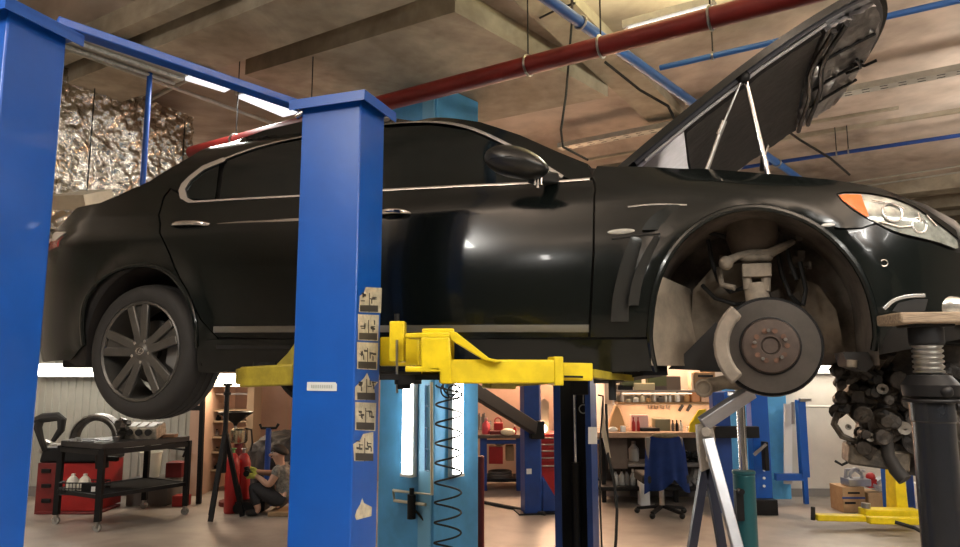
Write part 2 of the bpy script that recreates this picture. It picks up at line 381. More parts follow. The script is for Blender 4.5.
b.build('arm_tip', DYEL, near, world=True)
b = B(); p = A(612, 376, 2.98); b.cyl(p - Vector((0, 0, .02)), p + Vector((0, 0, .03)), .05).cyl(p - Vector((0, 0, .10)), p, .016); b.build('lifting_pad', BLKR, near, world=True)
b = B().cyl(A(408, 376, 2.6), A(408, 384, 2.6), .05).cyl(A(404, 384, 2.6), A(404, 389, 2.6), .025).bar(A(381, 377, 2.6), A(452, 377, 2.6), .08, .02)
b.build('pivot_pin', BLKM, near, world=True)
# rear arm
a0, a1 = A(247, 377, 2.92), A(300, 374.5, 2.80)
b = B().bar(a0, a1, .09, .083); b.cyl(a0 + Vector((0, .0, -.03)), a0 + Vector((0, 0, .035)), .045)
b.build('rear_arm', DYEL, near, world=True, bevel=.008)
B().prism([A(297, 340, 2.80), A(303, 340, 2.8), A(303, 368, 2.80), A(277, 368, 2.82), A(277, 364, 2.82), A(288, 353, 2.81)], Vector((0, .02, 0))).build('rear_arm_gusset', DYEL, near, world=True)
b = B(); p = A(264, 365, 3.0); b.cyl(p - Vector((0, 0, .03)), p + Vector((0, 0, .012)), .045); b.build('lifting_pad', BLKR, near, world=True)
# far column (open side towards us)
cf = at(553, 383, 5.15); cf.z = 0
far = thing('lift_column', 'dark blue lift column beyond the car, its open side with chrome rod facing forward', 'car lift', cf, YAW)
wd, dp, k = .27, .24, .012
prof = [(0, 0), (.05, 0), (.05, k), (k, k), (k, dp - k), (wd - k, dp - k), (wd - k, k), (wd - .04, k), (wd - .04, 0), (wd, 0), (wd, dp), (0, dp)]
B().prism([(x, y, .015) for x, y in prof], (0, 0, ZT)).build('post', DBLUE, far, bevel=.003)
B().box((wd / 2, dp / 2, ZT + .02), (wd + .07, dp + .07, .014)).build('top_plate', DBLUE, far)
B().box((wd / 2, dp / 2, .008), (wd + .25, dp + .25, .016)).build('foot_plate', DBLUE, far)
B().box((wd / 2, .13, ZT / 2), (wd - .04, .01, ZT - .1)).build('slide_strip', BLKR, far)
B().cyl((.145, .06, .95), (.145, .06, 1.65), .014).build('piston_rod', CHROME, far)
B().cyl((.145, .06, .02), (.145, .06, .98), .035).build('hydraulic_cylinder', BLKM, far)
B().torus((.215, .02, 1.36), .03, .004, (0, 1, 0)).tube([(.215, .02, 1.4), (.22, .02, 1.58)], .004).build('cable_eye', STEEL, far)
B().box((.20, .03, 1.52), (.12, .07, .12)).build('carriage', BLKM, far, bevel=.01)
a = on_plane(589, 424, cf + CD * wd, CD)
B().prism([on_plane(588, 427, cf + CD * wd, CD) + CD * .001, on_plane(597, 427, cf + CD * wd, CD) + CD * .001, on_plane(597, 444, cf + CD * wd, CD) + CD * .001, on_plane(588, 444, cf + CD * wd, CD) + CD * .001], CD * .001).build('sticker', WHITE, far, world=True)  # white patch stands in for a reflection on the column's side
b = B().bar(at(486, 384, 4.9), at(512, 385, 5.05), .1, .06).bar(at(512, 383, 5.05), at(558, 380, 5.1), .1, .05)
b.build('arm', DYEL, far, world=True, bevel=.01)
# column of the neighbouring lift, cropped at the left
c2 = at(9, 7, 2.0)
left = lift_column('big blue lift column at the left edge, cut off by the frame', c2, c2.z, dp=.20)

# crossbeam joining both
a, b2 = at(56, 23, 2.17), at(302, 107, 2.78)
cb = B().bar(a, b2, .06, .030).build('crossbeam', BLUE, smooth=False, bevel=.004)
tag(cb, 'blue steel crossbeam joining the tops of the two nearest lift columns', 'beam')
b = B().tube([at(303, 113, 2.74), at(296, 117, 2.74)], .012).tube([at(304, 108, 2.75), at(298, 109, 2.75)], .008)
b.build('beam_bolts', CHROME, near, world=True)
# third lift far back with its black arm
p3 = floor_at(534, 8.35)
third = thing('lift_column', 'dark blue lift column deep in the hall with a long black arm raised', 'car lift', (p3.x, p3.y, 0), R(10))
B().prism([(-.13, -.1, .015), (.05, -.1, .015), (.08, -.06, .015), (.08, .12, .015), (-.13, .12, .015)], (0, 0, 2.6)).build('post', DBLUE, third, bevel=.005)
B().prism([(.10, -.03, .02), (.34, -.03, .02), (.10, -.03, .42)], (0, .02, 0)).prism([(.12, .09, .02), (.34, .09, .02), (.10, .09, .42)], (0, .02, 0)).build('gusset', DBLUE, third, smooth=False)
B().box((.05, .03, .008), (.5, .3, .016)).build('foot_plate', BLKM, third)
B().box((-.08, -.101, .9 - .42), (.06, .004, .06)).build('sticker', WHITE, third)
B().bar(at(440, 369, 6.6), at(534, 428, 8.1), .08, .14).build('black_arm', BLKM, third, world=True, bevel=.008)
B().box((.0, -.16, .95), (.16, .12, .2)).build('arm_joint', BLKM, third, bevel=.01)


# ------------------------------------------------------------------ ceiling services
def pipe_run(name, label, cat, a, b, r, m, ext=(0, 0), clamps=None, n=14, rods=True):
    d = (b - a).normalized(); A0 = a - d * ext[0]; B0 = b + d * ext[1]
    t = thing(name, label, cat, A0)
    B().cyl(A0, B0, r, n=n).build('pipe', m, t, world=True)
    for c in clamps or []:
        p = a.lerp(b, c)
        B().torus(p, r + .006, .008, d, 16, 6).build('clamp', STEEL, t, world=True)
        if rods: B().cyl(p + Vector((0, 0, r)), Vector((p.x, p.y, ZC)), .005, n=6).build('hanger_rod', BLKM, t, world=True)
    return t
REDP = mat('dark red pipe paint', (.22, .018, .015), .45, var=.2, scale=4)
zr = 3.56
a, b_ = atz(192, 153, zr), atz(788, -2, zr)
pipe_run('red_pipe', 'thick dark red pipe crossing under the ceiling above the car', 'pipe', a, b_, .060, REDP, (0, 2.2), [.12, .30, .69, .79, .92])
a, b_ = atz(560, 8, 3.80), atz(790, 172, 3.80)
pipe_run('blue_pipe', 'thick blue pipe crossing the ceiling diagonally behind the hood', 'pipe', a, b_, .036, mat('blue pipe paint', (.03, .13, .42), .4, var=.15, scale=5), (2.5, 4), [.05, .9], rods=False)
a, b_ = atz(660, 68, 3.95), atz(770, 43, 3.95)
pipe_run('blue_pipe', 'thin blue pipe behind the open hood running to the top right corner', 'pipe', a, b_, .022, MATS['blue pipe paint'], (0, 6), [.5])
a, b_ = atz(780, 162, 4.0), atz(955, 136, 4.0)
pipe_run('blue_pipe', 'thin dark blue pipe low under the ceiling above the right wing', 'pipe', a, b_, .022, DBLUE, (1, 5), [.35, .42])
# cable tray
def tray(name, label, a, b, w, h, m):
    d = (b - a).normalized(); t = thing(name, label, 'cable tray', a)
    sd = d.cross(Vector((0, 0, 1))).normalized()
    g = B().bar(a, b, w, .006).bar(a + sd * w / 2 + Vector((0, 0, h / 2)), b + sd * w / 2 + Vector((0, 0, h / 2)), .004, h).bar(a - sd * w / 2 + Vector((0, 0, h / 2)), b - sd * w / 2 + Vector((0, 0, h / 2)), .004, h); nf = len(g.bm.faces); L = (b - a).length; k = .1
    while k < L - .1:
        for s_ in (-.25, .25):
            g.box(a + d * k + sd * s_ * w + Vector((0, 0, -.004)), (.06, .012, .002), rz=math.atan2(d.y, d.x))
        k += .14
    o = g.build('channel', m, t, world=True); o.data.materials.append(BLKM)
    for f in o.data.polygons[nf:]: f.material_index = 1
    return t
a, b_ = atz(560, 149, 4.1), atz(955, 73, 4.1); d = (b_ - a)
tray('cable_tray', 'galvanised perforated cable tray running behind the open hood to the right', a, b_ + d * .4, .13, .05, mat('galvanised', (.52, .50, .44), .45, .5, var=.2, scale=10))
t = thing('ceiling_conduits', 'pair of thin parallel conduits on the ceiling at the upper left', 'conduit', atz(200, 66, 4.15))
for dy in (0, 9):
    a, b_ = atz(196, 66 + dy, 4.2), atz(318, 1 + dy, 4.2); B().cyl(a - (b_ - a) * 1, b_ + (b_ - a) * .8, .02, n=8).build('conduit', MATS['galvanised'], t, world=True)
t = thing('ceiling_conduits', 'thin parallel conduits low on the ceiling above the headlight', 'conduit', atz(900, 150, 4.2))
for y0, y1 in ((181, 166), (187, 172)):
    a, b_ = atz(860, y0, 4.2), atz(960, y1, 4.2); B().cyl(a - (b_ - a), b_ + (b_ - a), .012, n=8).build('conduit', MATS['galvanised'], t, world=True)
# lamps: row along the crossbeam
def batten(label, a, b, m, w=.12, lit=True, pw=0, col=(1, .97, .9), group=None, flat=False):
    t = thing('ceiling_lamp', label, 'lamp', a)
    if group: t['group'] = group
    B().bar(a + Vector((0, 0, .02)), b + Vector((0, 0, .02)), w, .05).build('housing', MATS['galvanised'], t, world=True)
    sd = (b - a).cross(Vector((0, 0, 1))).normalized(); d = (b - a).normalized()
    if flat: B().bar(a + d * .02 - Vector((0, 0, .015)), b - d * .02 - Vector((0, 0, .015)), w * .9, .03).build('diffuser', m, t, world=True)
    else:
      for s_ in (-.25, .25): B().cyl(a + d * .03 + sd * s_ * w - Vector((0, 0, .022)), b - d * .03 + sd * s_ * w - Vector((0, 0, .022)), .016, n=8).build('tube', m, t, world=True)
    if pw:
        c = (a + b) / 2; o = area('lamp_light', c - Vector((0, 0, .06)), (b - a).length, pw, col, (0, 0, math.atan2(d.y, d.x)), .1)
    return t
zf = 4.0
LITD = mat('lit mottled diffuser', (.8, .8, .8), .4, emit=(.9, .94, 1), estr=.8, var=.4, scale=40)
DIM = mat('unlit diffuser', (.55, .57, .53), .5, var=.4, scale=25)
p = [atz(188, 73, zf), atz(232, 87, zf), atz(243, 92, zf), atz(292, 113, zf)]
batten('short lit ceiling lamp beneath the crossbeam, left one of the lit pair', p[0], p[1], LITD, .20, pw=6, flat=True)
batten('long lit ceiling lamp beneath the crossbeam, beside the near lift column', p[2], p[3], LITD, .20, pw=14, flat=True)
a, b_ = atz(58, 37, zf), atz(182, 80, zf)
batten('unlit grey ceiling lamp row beside the left lift column', a, b_, DIM, .26)
a, b_ = atz(70, 50, zf), atz(296, 132, zf)
o = B().cyl(a, b_, .018, n=8).build('ceiling_conduit', MATS['galvanised']); tag(o, 'grey conduit running beside the lamps under the crossbeam', 'conduit')
a, b_ = atz(626, 31, 3.85), atz(715, 7, 3.85)
batten('lit ceiling lamp just above the dark red pipe', a, b_, TUBED, .14, pw=16, col=(1, .95, .7))
area('fill_uplight', (a + b_) / 2 + Vector((0, 0, .09)), 1.2, 24, (1, .95, .55), (R(180), 0, -math.atan2((b_ - a).y, (b_ - a).x)), .08)  # uplight added to yellow and brighten the ceiling recess
# hanging cable and hooks
o = B().tube([atz(572, -5, 3.9), at(572, 20, 4.8), at(566, 95, 4.8), at(561, 130, 4.85), at(563, 147, 4.9), at(588, 160, 5.0)], .009, 6).build('hanging_cable', BLKR); tag(o, 'black cable hanging down from the blue pipe behind the windscreen', 'cable')
o = B().tube([atz(540, 18, 4.2), at(556, 10, 4.6), atz(575, 3, 4.1)], .008, 6).build('ceiling_cable', BLKR); tag(o, 'short dark cable between ceiling and blue pipe at the top', 'cable')
o = B().tube([at(605, 62, 5.2), at(640, 90, 5.4), at(668, 106, 5.4), at(676, 122, 5.4)], .012, 6).build('ceiling_cable', BLKR); tag(o, 'slack dark cable under the ceiling between the red and blue pipes', 'cable')
o = B().tube([at(775, 122, 5.6), at(800, 140, 5.6), at(830, 158, 5.6), at(850, 175, 5.6)], .01, 6).build('ceiling_cable', BLKR); tag(o, 'dark cable drooping across the ceiling right of the open hood', 'cable')
# foil wrapped duct
zt, zb = 4.18, 2.78
FOIL = mat('crumpled silver foil', (.72, .69, .62), .18, 1, rgb2=(.42, .37, .30), scale=3.5, bump=1.0, bscale=22)
f1, f0 = atz(190, 118, zt), atz(62, 66, zt); dd = (f1 - f0).normalized(); f0 = f0 - dd * 1.6
L = (f1 - f0).length; nn = Vector((-dd.y, dd.x, 0))
b = B(); bm = b.bm; nu, nv = 200, 70
import mathutils.noise as MN
def crumple(p): return (MN.noise(p * 2.2) * .04 + abs(MN.noise(p * 6)) * .05 + abs(MN.noise(p * 14 + Vector((3, 1, 2)))) * .05 + abs(MN.noise(p * 30)) * .025)
def facegrid(o, u, v, n, nu, nv):
    g = [[None] * (nv + 1) for _ in range(nu + 1)]
    for i in range(nu + 1):
        for j in range(nv + 1):
            p = o + u * (i / nu) + v * (j / nv); e = min(1, 6 * min(i, nu - i) / nu, 6 * min(j, nv - j) / nv)
            g[i][j] = bm.verts.new(p + n * crumple(p))
    for i in range(nu):
        for j in range(nv): bm.faces.new((g[i][j], g[i + 1][j], g[i + 1][j + 1], g[i][j + 1]))
f0.z = f1.z = zb; up = Vector((0, 0, zt - zb))
facegrid(f0, dd * L, up, -nn, nu, nv)
facegrid(f1, nn * .8, up, dd, 24, nv)
facegrid(f0, dd * L, nn * .8, Vector((0, 0, -1)), nu, 20)
facegrid(f0 + nn * .8, dd * L, up, nn, 30, 12)
t = thing('foil_duct', 'large ventilation duct wrapped in crumpled silver foil, under the ceiling behind the boot', 'duct', (f0 + f1) / 2)
b.build('foil_wrap', FOIL, t, world=True, ang=80)
b = B(); bx = at(74, 66, 5.9)
b.tube([at(75, 100, 5.85), at(76, 88, 5.85), at(73.5, 80, 5.85), at(76, 70, 5.85), at(75, 65, 5.85)], [.03, .05, .035, .04, .01], 8); b.build('foil_tail', FOIL, t, world=True)
for k in (.62, .95): B().bar(f0 + dd * L * k - nn * .10 + up * .04, f0 + dd * L * k - nn * .10 + up * .93, .008, .006, up=nn).build('strap', BLKM, t, world=True)
o = B().bar(at(56, 203, 5.55), at(86, 197, 5.9), .5, .12).build('duct_support', mat('beige board', (.55, .48, .36), .7, var=.2, scale=6)); tag(o, 'beige board shelf under the foil duct beside the left column', 'board')
# blue drop pipe
a = at(150.5, 66, 5.35); a2 = Vector((a.x, a.y, 2.1))
t = thing('drop_pipe', 'slim upright blue pole in front of the foil duct', 'pole', a2)
B().cyl(a2, Vector((a.x, a.y, ZC)), .021).build('pole', BLUE, t, world=True)
B().bar(Vector((a.x, a.y, ZC - .01)), Vector((a.x, a.y, ZC)), .12, .12, up=(0, 1, 0)).build('ceiling_flange', BLUE, t, world=True)
# ---- added fill lamps, unseen behind and beside the camera: open battens hung on rods, shining down and up
def hung(label, x, y, z, e, up, group, E1=E1, ln=1.3):  # added lamp out of view, lifts ceiling and near columns
    a = Vector((x, y, z)); t = batten(label, a, a + E1 * ln, TUBEH, .12, pw=e, group=group)
    c = a + E1 * ln / 2; ang = math.atan2(E1.y, E1.x)
    for k in (.15, 1.15): B().cyl(a + E1 * k + Vector((0, 0, .04)), Vector(((a + E1 * k).x, (a + E1 * k).y, ZC)), .006, n=6).build('hanger_rod', BLKM, t, world=True)
    area('fill_uplight', c + Vector((0, 0, .07)), 1.3, up, (1, .93, .85), (R(180), 0, -ang), .1)
for i, (x, y, e) in enumerate(((-2.6, .0, 50), (.7, -.9, 40), (1.95, .15, 56), (-3.5, -2.8, 30), (3.4, -2.6, 30))):
    hung(['added fill lamp hanging over the left column, above the frame', 'added fill lamp hanging above and behind the viewer', 'added streak lamp hanging over the front of the car, above the frame', 'added fill lamp hanging over the rear left of the hall', 'added fill lamp hanging over the rear right of the hall'][i], x, y, 3.3 if i == 2 else 3.45, e, e * 2.6, 'added fill lamps outside the frame', Vector((.82, .57, 0)) if i == 2 else E1, 2.0 if i == 2 else 1.3)
a = Vector((1.9, -.35, 3.3)); tl = batten('added streak lamp across the aisle before the front wing, above the frame', a, a + E2 * 1.5, TUBEH, .12, pw=26, group='added fill lamps outside the frame')  # added lamp, placed for a reflected streak under the headlight
for k in (.15, 1.3): B().cyl(a + E2 * k + Vector((0, 0, .04)), Vector(((a + E2 * k).x, (a + E2 * k).y, ZC)), .006, n=6).build('hanger_rod', BLKM, tl, world=True)
hung('added fill lamp hanging at the left side of the hall outside the frame', -6.0, 5.0, 3.4, 50, 110, 'added fill lamps at the sides of the hall')
hung('added fill lamp hanging at the right side of the hall outside the frame', 5.6, 4.4, 3.4, 70, 160, 'added fill lamps at the sides of the hall')
# ------------------------------------------------------------------ car
Z0 = 1.383
CO = Vector((-1.43956, 4.47666, 0))
car = thing('car', 'black saloon raised on the lift, hood open and front wheel off', 'car', (CO.x, CO.y, Z0), YAW)
PAINT = mat('black car paint', (.0045, .0065, .006), .19, coat=.16, spec=.36)
CORE = mat('black body shell', (.004, .004, .004), .45)
GLASS = mat('tinted glass', (.006, .009, .009), .06, spec=.4)
TRIMC = mat('satin chrome trim', (.85, .85, .83), .25, .8)
PLAST = mat('black plastic', (.012, .012, .012), .55)
DUST = mat('dusty wheel well', (.15, .125, .10), .9, rgb2=(.035, .028, .022), scale=4)
DUSTL = mat('pale dusty metal', (.27, .23, .18), .8, var=.4, scale=12)
def cr_interp(tab, x):
    if x <= tab[0][0]: return tab[0][1]
    if x >= tab[-1][0]: return tab[-1][1]
    for i in range(len(tab) - 1):
        if tab[i][0] <= x <= tab[i + 1][0]: break
    x0, y0 = tab[i]; x1, y1 = tab[i + 1]; h = x1 - x0
    m0 = (y1 - tab[i - 1][1]) / (x1 - tab[i - 1][0]) if i > 0 else (y1 - y0) / h
    m1 = (tab[i + 2][1] - y0) / (tab[i + 2][0] - x0) if i + 2 < len(tab) else (y1 - y0) / h
    t = (x - x0) / h; t2 = t * t; t3 = t2 * t
    return (2 * t3 - 3 * t2 + 1) * y0 + (t3 - 2 * t2 + t) * h * m0 + (-2 * t3 + 3 * t2) * y1 + (t3 - t2) * h * m1
SECT = [(1.60, .09), (1.68, .06), (1.76, .035), (1.84, .018), (1.95, .006), (2.08, 0), (2.2, .006), (2.30, .018), (2.365, .028), (2.385, .046), (2.44, .062), (2.50, .09), (2.60, .135), (2.72, .185), (2.82, .245), (2.88, .30), (2.93, .38), (2.97, .5)]
TOP = [(-1.1, 2.40), (-.9, 2.46), (-.7, 2.49), (-.5, 2.52), (-.2, 2.53), (2.3, 2.53), (2.45, 2.50), (2.77, 2.455), (3.0, 2.415), (3.28, 2.36), (3.41, 2.335), (3.53, 2.30), (3.65, 2.25), (3.75, 2.18), (3.85, 2.08), (3.95, 1.95)]
ARCHF = (2.955, 1.86); ARCHR = (-.005, 1.795)
def plan(s):
    i = 0
    if s > 3.18: k = min(.999, (s - 3.18) / .84); i = .93 * (1 - math.sqrt(1 - k * k))
    if s < -.45: k = min(.999, (-.45 - s) / .68); i = .55 * (1 - math.sqrt(1 - k * k))
    return i
def F(s, z):
    ins = cr_interp(SECT, z) + plan(s)
    if s > 2.3:
        e = max(0, z - (cr_interp(TOP, s) - .13)) * min(1, (s - 2.3) / .4); ins += min(.35, e * e * 4)
    for (cs, cz), r0 in ((ARCHF, .415), (ARCHR, .40)):
        r = math.hypot(s - cs, z - cz)
        if z > cz - .25: ins -= .022 * math.exp(-((r - r0) / .05) ** 2) * min(1, max(0, (z - cz + .25) / .15))
    return -max(.93 - ins, .05)
def hit(px, py, ly):
    a = at(px, py, 1); d = Vector((a.x, 1, a.z - CAMZ)); o = Vector((0, 0, CAMZ))
    k = (ly - CP.dot(o - CO)) / CP.dot(d); w = o + d * k; q = w - CO
    return q.dot(CD), w.z
def S(px, py, off=0):
    ly = -.93
    for _ in range(14): s, z = hit(px, py, ly); ly = .5 * ly + .5 * F(s, z)
    return (s, z)
def SS(l): return [S(*q) for q in l]
def L(s, y, z): return Vector((s, y, z - Z0))
def pip(p, poly):
    x, y = p; c = False; j = len(poly) - 1
    for i in range(len(poly)):
        xi, yi = poly[i]; xj, yj = poly[j]
        if (yi > y) != (yj > y) and x < (xj - xi) * (y - yi) / (yj - yi) + xi: c = not c
        j = i
    return c
def dens(poly, res):
    o = []
    for i in range(len(poly)):
        a = Vector(poly[i]); b = Vector(poly[(i + 1) % len(poly)]); n = max(1, int((b - a).length / res))
        for k in range(n): o.append(a.lerp(b, k / n))
    return o
def smooth_poly(pts, it=1):
    for _ in range(it):
        o = [pts[0]]
        for a, b in zip(pts, pts[1:]): o += [(a[0] * .75 + b[0] * .25, a[1] * .75 + b[1] * .25), (a[0] * .25 + b[0] * .75, a[1] * .25 + b[1] * .75)]
        pts = o + [pts[-1]]
    return pts
def skin(outline, name, m, off=0, th=.012, res=.045, surf=F, parent=None, holes=(), ang=30, bld=None):
    loops = [dens(outline, res)] + [dens(h, res) for h in holes]
    pts = []; edges = []
    for lp in loops:
        b0 = len(pts); pts += [Vector(p) for p in lp]; n = len(lp); edges += [(b0 + i, b0 + (i + 1) % n) for i in range(n)]
    nb = len(pts)
    xs = [p[0] for p in outline]; ys = [p[1] for p in outline]
    x = min(xs)
    border = pts[:nb]
    while x < max(xs):
        y = min(ys)
        while y < max(ys):
            if pip((x, y), outline) and not any(pip((x, y), h) for h in holes):
                v = Vector((x, y))
                if all((v - q).length_squared > (res * .5) ** 2 for q in border): pts.append(v)
            y += res
        x += res
    vs, es, fs, *_ = delaunay_2d_cdt(pts, edges, [], 0, 1e-6)
    keep = []
    for f in fs:
        c = (sum(vs[i].x for i in f) / 3, sum(vs[i].y for i in f) / 3)
        if pip(c, outline) and not any(pip(c, h) for h in holes): keep.append(f)
    b = bld or B(); bm = b.bm
    used = sorted({i for f in keep for i in f}); A_ = {}; Bk = {}
    for i in used:
        s, z = vs[i]; y = surf(s, z)
        A_[i] = bm.verts.new(L(s, y - off, z)); Bk[i] = bm.verts.new(L(s, y - off + th, z))
    cnt = {}
    for f in keep:
        bm.faces.new([A_[i] for i in f]); bm.faces.new([Bk[i] for i in f][::-1])
        for k in range(3):
            e = (f[k], f[(k + 1) % 3]); cnt[tuple(sorted(e))] = cnt.get(tuple(sorted(e)), 0) + 1
    for (i, j), c in cnt.items():
        if c == 1: bm.faces.new((A_[i], A_[j], Bk[j], Bk[i]))
    if bld: return b
    return b.build(name, m, parent or car, ang=ang)
# --- shell core (lofted, wheel arches cut)
def core_section(s):
    T = cr_interp(TOP, s) - .02; zb = 1.665 if s < 3.2 else 1.665 + (s - 3.2) * .2
    if s < -.6: zb = 1.70
    prof = []
    for k in range(11):
        z = zb + (T - zb) * k / 10; prof.append((min(-.03, F(s, z) + .022), z))
    y1 = prof[-1][0]
    for k in range(1, 7): prof.append((y1 * (1 - k / 6), T + .03 * math.sin(k / 6 * math.pi / 2)))
    return prof + [(-y, z) for y, z in prof[-2::-1]]
b = B(); rings = []
st = [-1.12 + .1 * i for i in range(50)]
st = [s for s in st if s < 3.93] + [3.95]
for s in st: rings.append([b.bm.verts.new(L(s, y, z)) for y, z in core_section(s)])
n = len(rings[0])
for a_, c_ in zip(rings, rings[1:]):
    for k in range(n): b.bm.faces.new((a_[k], a_[(k + 1) % n], c_[(k + 1) % n], c_[k]))
b.bm.faces.new(rings[0][::-1]); b.bm.faces.new(rings[-1])
shell = b.build('body_shell', CORE, car, ang=35)
def cutter(c, r, y0, y1, rr=1):
    b = B(); pts = []
    for k in range(25):
        a = math.pi * k / 24; pts.append(L(c[0] + math.cos(a) * r * rr, y0, c[1] + math.sin(a) * r))
    pts = [L(c[0] + r * rr, y0, 1.4)] + pts + [L(c[0] - r * rr, y0, 1.4)]
    b.prism(pts, (0, y1 - y0, 0)); return b.build('cutter', CORE, car)
cuts = [cutter(ARCHF, .405, -1.1, -.34), cutter(ARCHR, .385, -1.1, -.55), cutter(ARCHF, .40, .34, 1.1), cutter(ARCHR, .38, .55, 1.1)]
for c in cuts:
    md = shell.modifiers.new('cut', 'BOOLEAN'); md.object = c; md.operation = 'DIFFERENCE'; md.solver = 'EXACT'
bpy.context.view_layer.update()
dg = bpy.context.evaluated_depsgraph_get(); me = bpy.data.meshes.new_from_object(shell.evaluated_get(dg))
shell.modifiers.clear(); shell.data = me
for c in cuts: bpy.data.objects.remove(c)
# --- greenhouse core
ROOFPX = [(100, 203), (150, 181), (190, 157), (230, 141), (265, 130), (300, 122), (345, 118), (385, 116.5), (440, 117), (480, 122), (520, 135), (556, 151), (588, 164)]
roof_sz = SS(ROOFPX)
def roofz(s):
    for (a, za), (c, zc) in zip(roof_sz, roof_sz[1:]):
        if a <= s <= c: return za + (zc - za) * (s - a) / (c - a)
    return 2.5
b = B(); rings = []
s0, s1 = roof_sz[0][0], roof_sz[-1][0]
for i in range(41):
    s = s0 + .02 + (s1 - s0 - .04) * i / 40; T = roofz(s) - .012; prof = []
    for k in range(9):
        z = 2.42 + (max(T, 2.45) - 2.42) * k / 8; prof.append((F(s, z) + .03, z))
    y1 = prof[-1][0]
    for k in range(1, 7): prof.append((y1 * (1 - k / 6), prof[8][1] + .035 * math.sin(k / 6 * math.pi / 2)))
    prof += [(-y, z) for y, z in prof[-2::-1]]
    rings.append([b.bm.verts.new(L(s, y, z)) for y, z in prof])
n = len(rings[0])
for a_, c_ in zip(rings, rings[1:]):
    for k in range(n): b.bm.faces.new((a_[k], a_[(k + 1) % n], c_[(k + 1) % n], c_[k]))
b.bm.faces.new(rings[0][::-1]); b.bm.faces.new(rings[-1])
b.build('cabin_shell', CORE, car)
# --- outer skins
WT = [(178, 191), (184, 183), (200, 169), (230, 156), (265, 144), (303, 136), (345, 127), (385, 123), (430, 120.5), (470, 126), (520, 150), (548, 167), (572, 181)]
SEAM = [(163, 197), (158, 215), (159, 233), (186, 290), (200, 320), (216, 337)]
ARF = [(655, 371), (650, 345), (649.5, 330), (654, 290), (667, 257), (690, 229), (722, 211), (758, 206), (790, 213), (820, 227), (849, 254), (869, 288), (877, 330), (874, 350)]
ARR = [(84, 345), (82, 320), (86, 298), (100, 280), (122, 267), (150, 264), (173, 274), (190, 299), (197, 330), (197, 347)]
arf = smooth_poly(SS(ARF), 2); arr = smooth_poly(SS(ARR), 2)
wt = smooth_poly(SS(WT), 1)
tail = [(-1.09, 1.74), (-1.10, 2.1), (-1.05, 2.42), (-.9, 2.475), (-.766, 2.492)]
uni = tail + SS([(76, 208)]) + roof_sz + SS([(592, 178)]) + wt[::-1] + SS([(170, 188)] + SEAM) + [(.49, 1.772), (.38, 1.765)] + SS([(197, 347)]) + arr[::-1][1:] + SS([(70, 360), (42, 362)])
skin(uni, 'body_side', PAINT)
sB = 1.16
rd = SS([(217, 336.5)] + [(201, 319), (187.5, 289.5), (160.5, 232.5), (159.5, 215), (164.5, 198), (171, 189.5)]) + [S(180, 192.5)]
belt_r = SS([(182, 199), (190, 202), (240, 199.5), (300, 196.5)])
bz = S(300, 196.5)[1]
rd = rd[:-1] + belt_r[:0] + SS([(178, 193.5), (183, 201), (192, 203.5), (240, 201), (300, 198)]) + [(sB - .003, bz - .006), (sB - .003, 1.776)]
skin(rd, 'rear_door', PAINT)
fd = [(sB + .003, 1.776), (sB + .003, bz - .008)] + SS([(385, 191.5), (460, 187.5), (545, 184), (575, 182.5), (592.5, 180), (594.5, 188), (592.5, 250), (590, 300), (588, 337)])
skin(fd, 'front_door', PAINT)
# glass
def glasspane(pts, name='window_glass', m=GLASS): return skin(pts, name, m, off=-.006, th=.006)
glasspane(SS([(187, 198), (185, 189), (191, 181), (204, 170.5), (219, 163.5), (214, 199.5)]), 'quarter_glass')
glasspane(SS([(219, 199), (225, 161), (240, 154.5), (266, 146.5), (303, 139)]) + [(sB - .06, S(345, 130.5)[1]), (sB - .06, bz + .008)])
glasspane([(sB + .07, bz + .006), (sB + .05, S(352, 130)[1])] + SS([(387, 127.5), (430, 125), (467, 130), (500, 144.5), (535, 164.5), (548, 175), (551, 182.5), (460, 185.5), (400, 188.5)]))
skin(SS([(551, 181.5), (548, 172), (556, 176), (567, 181)]), 'mirror_base', PLAST, off=.004)
# chrome
def strip(pts, w, name, m=TRIMC, off=.004, th=.008, dens_n=1):
    ptsz = smooth_poly([Vector(p) for p in pts], 2) if len(pts) > 2 else pts
    ptsz = [Vector(p) for p in ptsz]; up_, dn = [], []
    for i, p in enumerate(ptsz):
        t = (ptsz[min(i + 1, len(ptsz) - 1)] - ptsz[max(i - 1, 0)]).normalized(); q = Vector((-t.y, t.x)) * w / 2; up_.append(p + q); dn.append(p - q)
    b = B(); rows = []
    for a, c in zip(up_, dn):
        rows.append([b.bm.verts.new(L(v.x, F(v.x, v.y) - o, v.y)) for v, o in ((a, 0), (a, off), (a.lerp(c, .5), off * 1.5), (c, off), (c, 0))])
    for r0, r1 in zip(rows, rows[1:]):
        for k in range(4): b.bm.faces.new((r0[k], r1[k], r1[k + 1], r0[k + 1]))
        b.bm.faces.new((r0[4], r1[4], r1[0], r0[0]))
    b.bm.faces.new(rows[0]); b.bm.faces.new(rows[-1][::-1])
    return b.build(name, m, car)
def dpts(l, n=6):
    o = []
    for a, c in zip(l, l[1:]):
        for k in range(n): o.append((a[0] + (c[0] - a[0]) * k / n, a[1] + (c[1] - a[1]) * k / n))
    return o + [l[-1]]
strip(SS([(183, 198.5), (179.5, 192), (186, 183), (201, 169.5), (230, 156.5), (265, 144.5), (303, 136.5), (345, 128), (385, 123.5), (430, 121), (470, 126.5), (520, 150.5), (563, 177)]), .015, 'window_chrome')
strip(dpts(SS([(181, 197), (189, 202), (240, 199), (300, 195.8), (345, 193.2), (385, 190), (460, 186), (545, 182.5), (590, 179)])), .011, 'belt_chrome')
DS = mat('dull sill chrome', (.24, .235, .21), .4, .7)
strip(dpts(SS([(214, 329.5), (300, 329), (340, 329)])), .030, 'sill_chrome', DS)
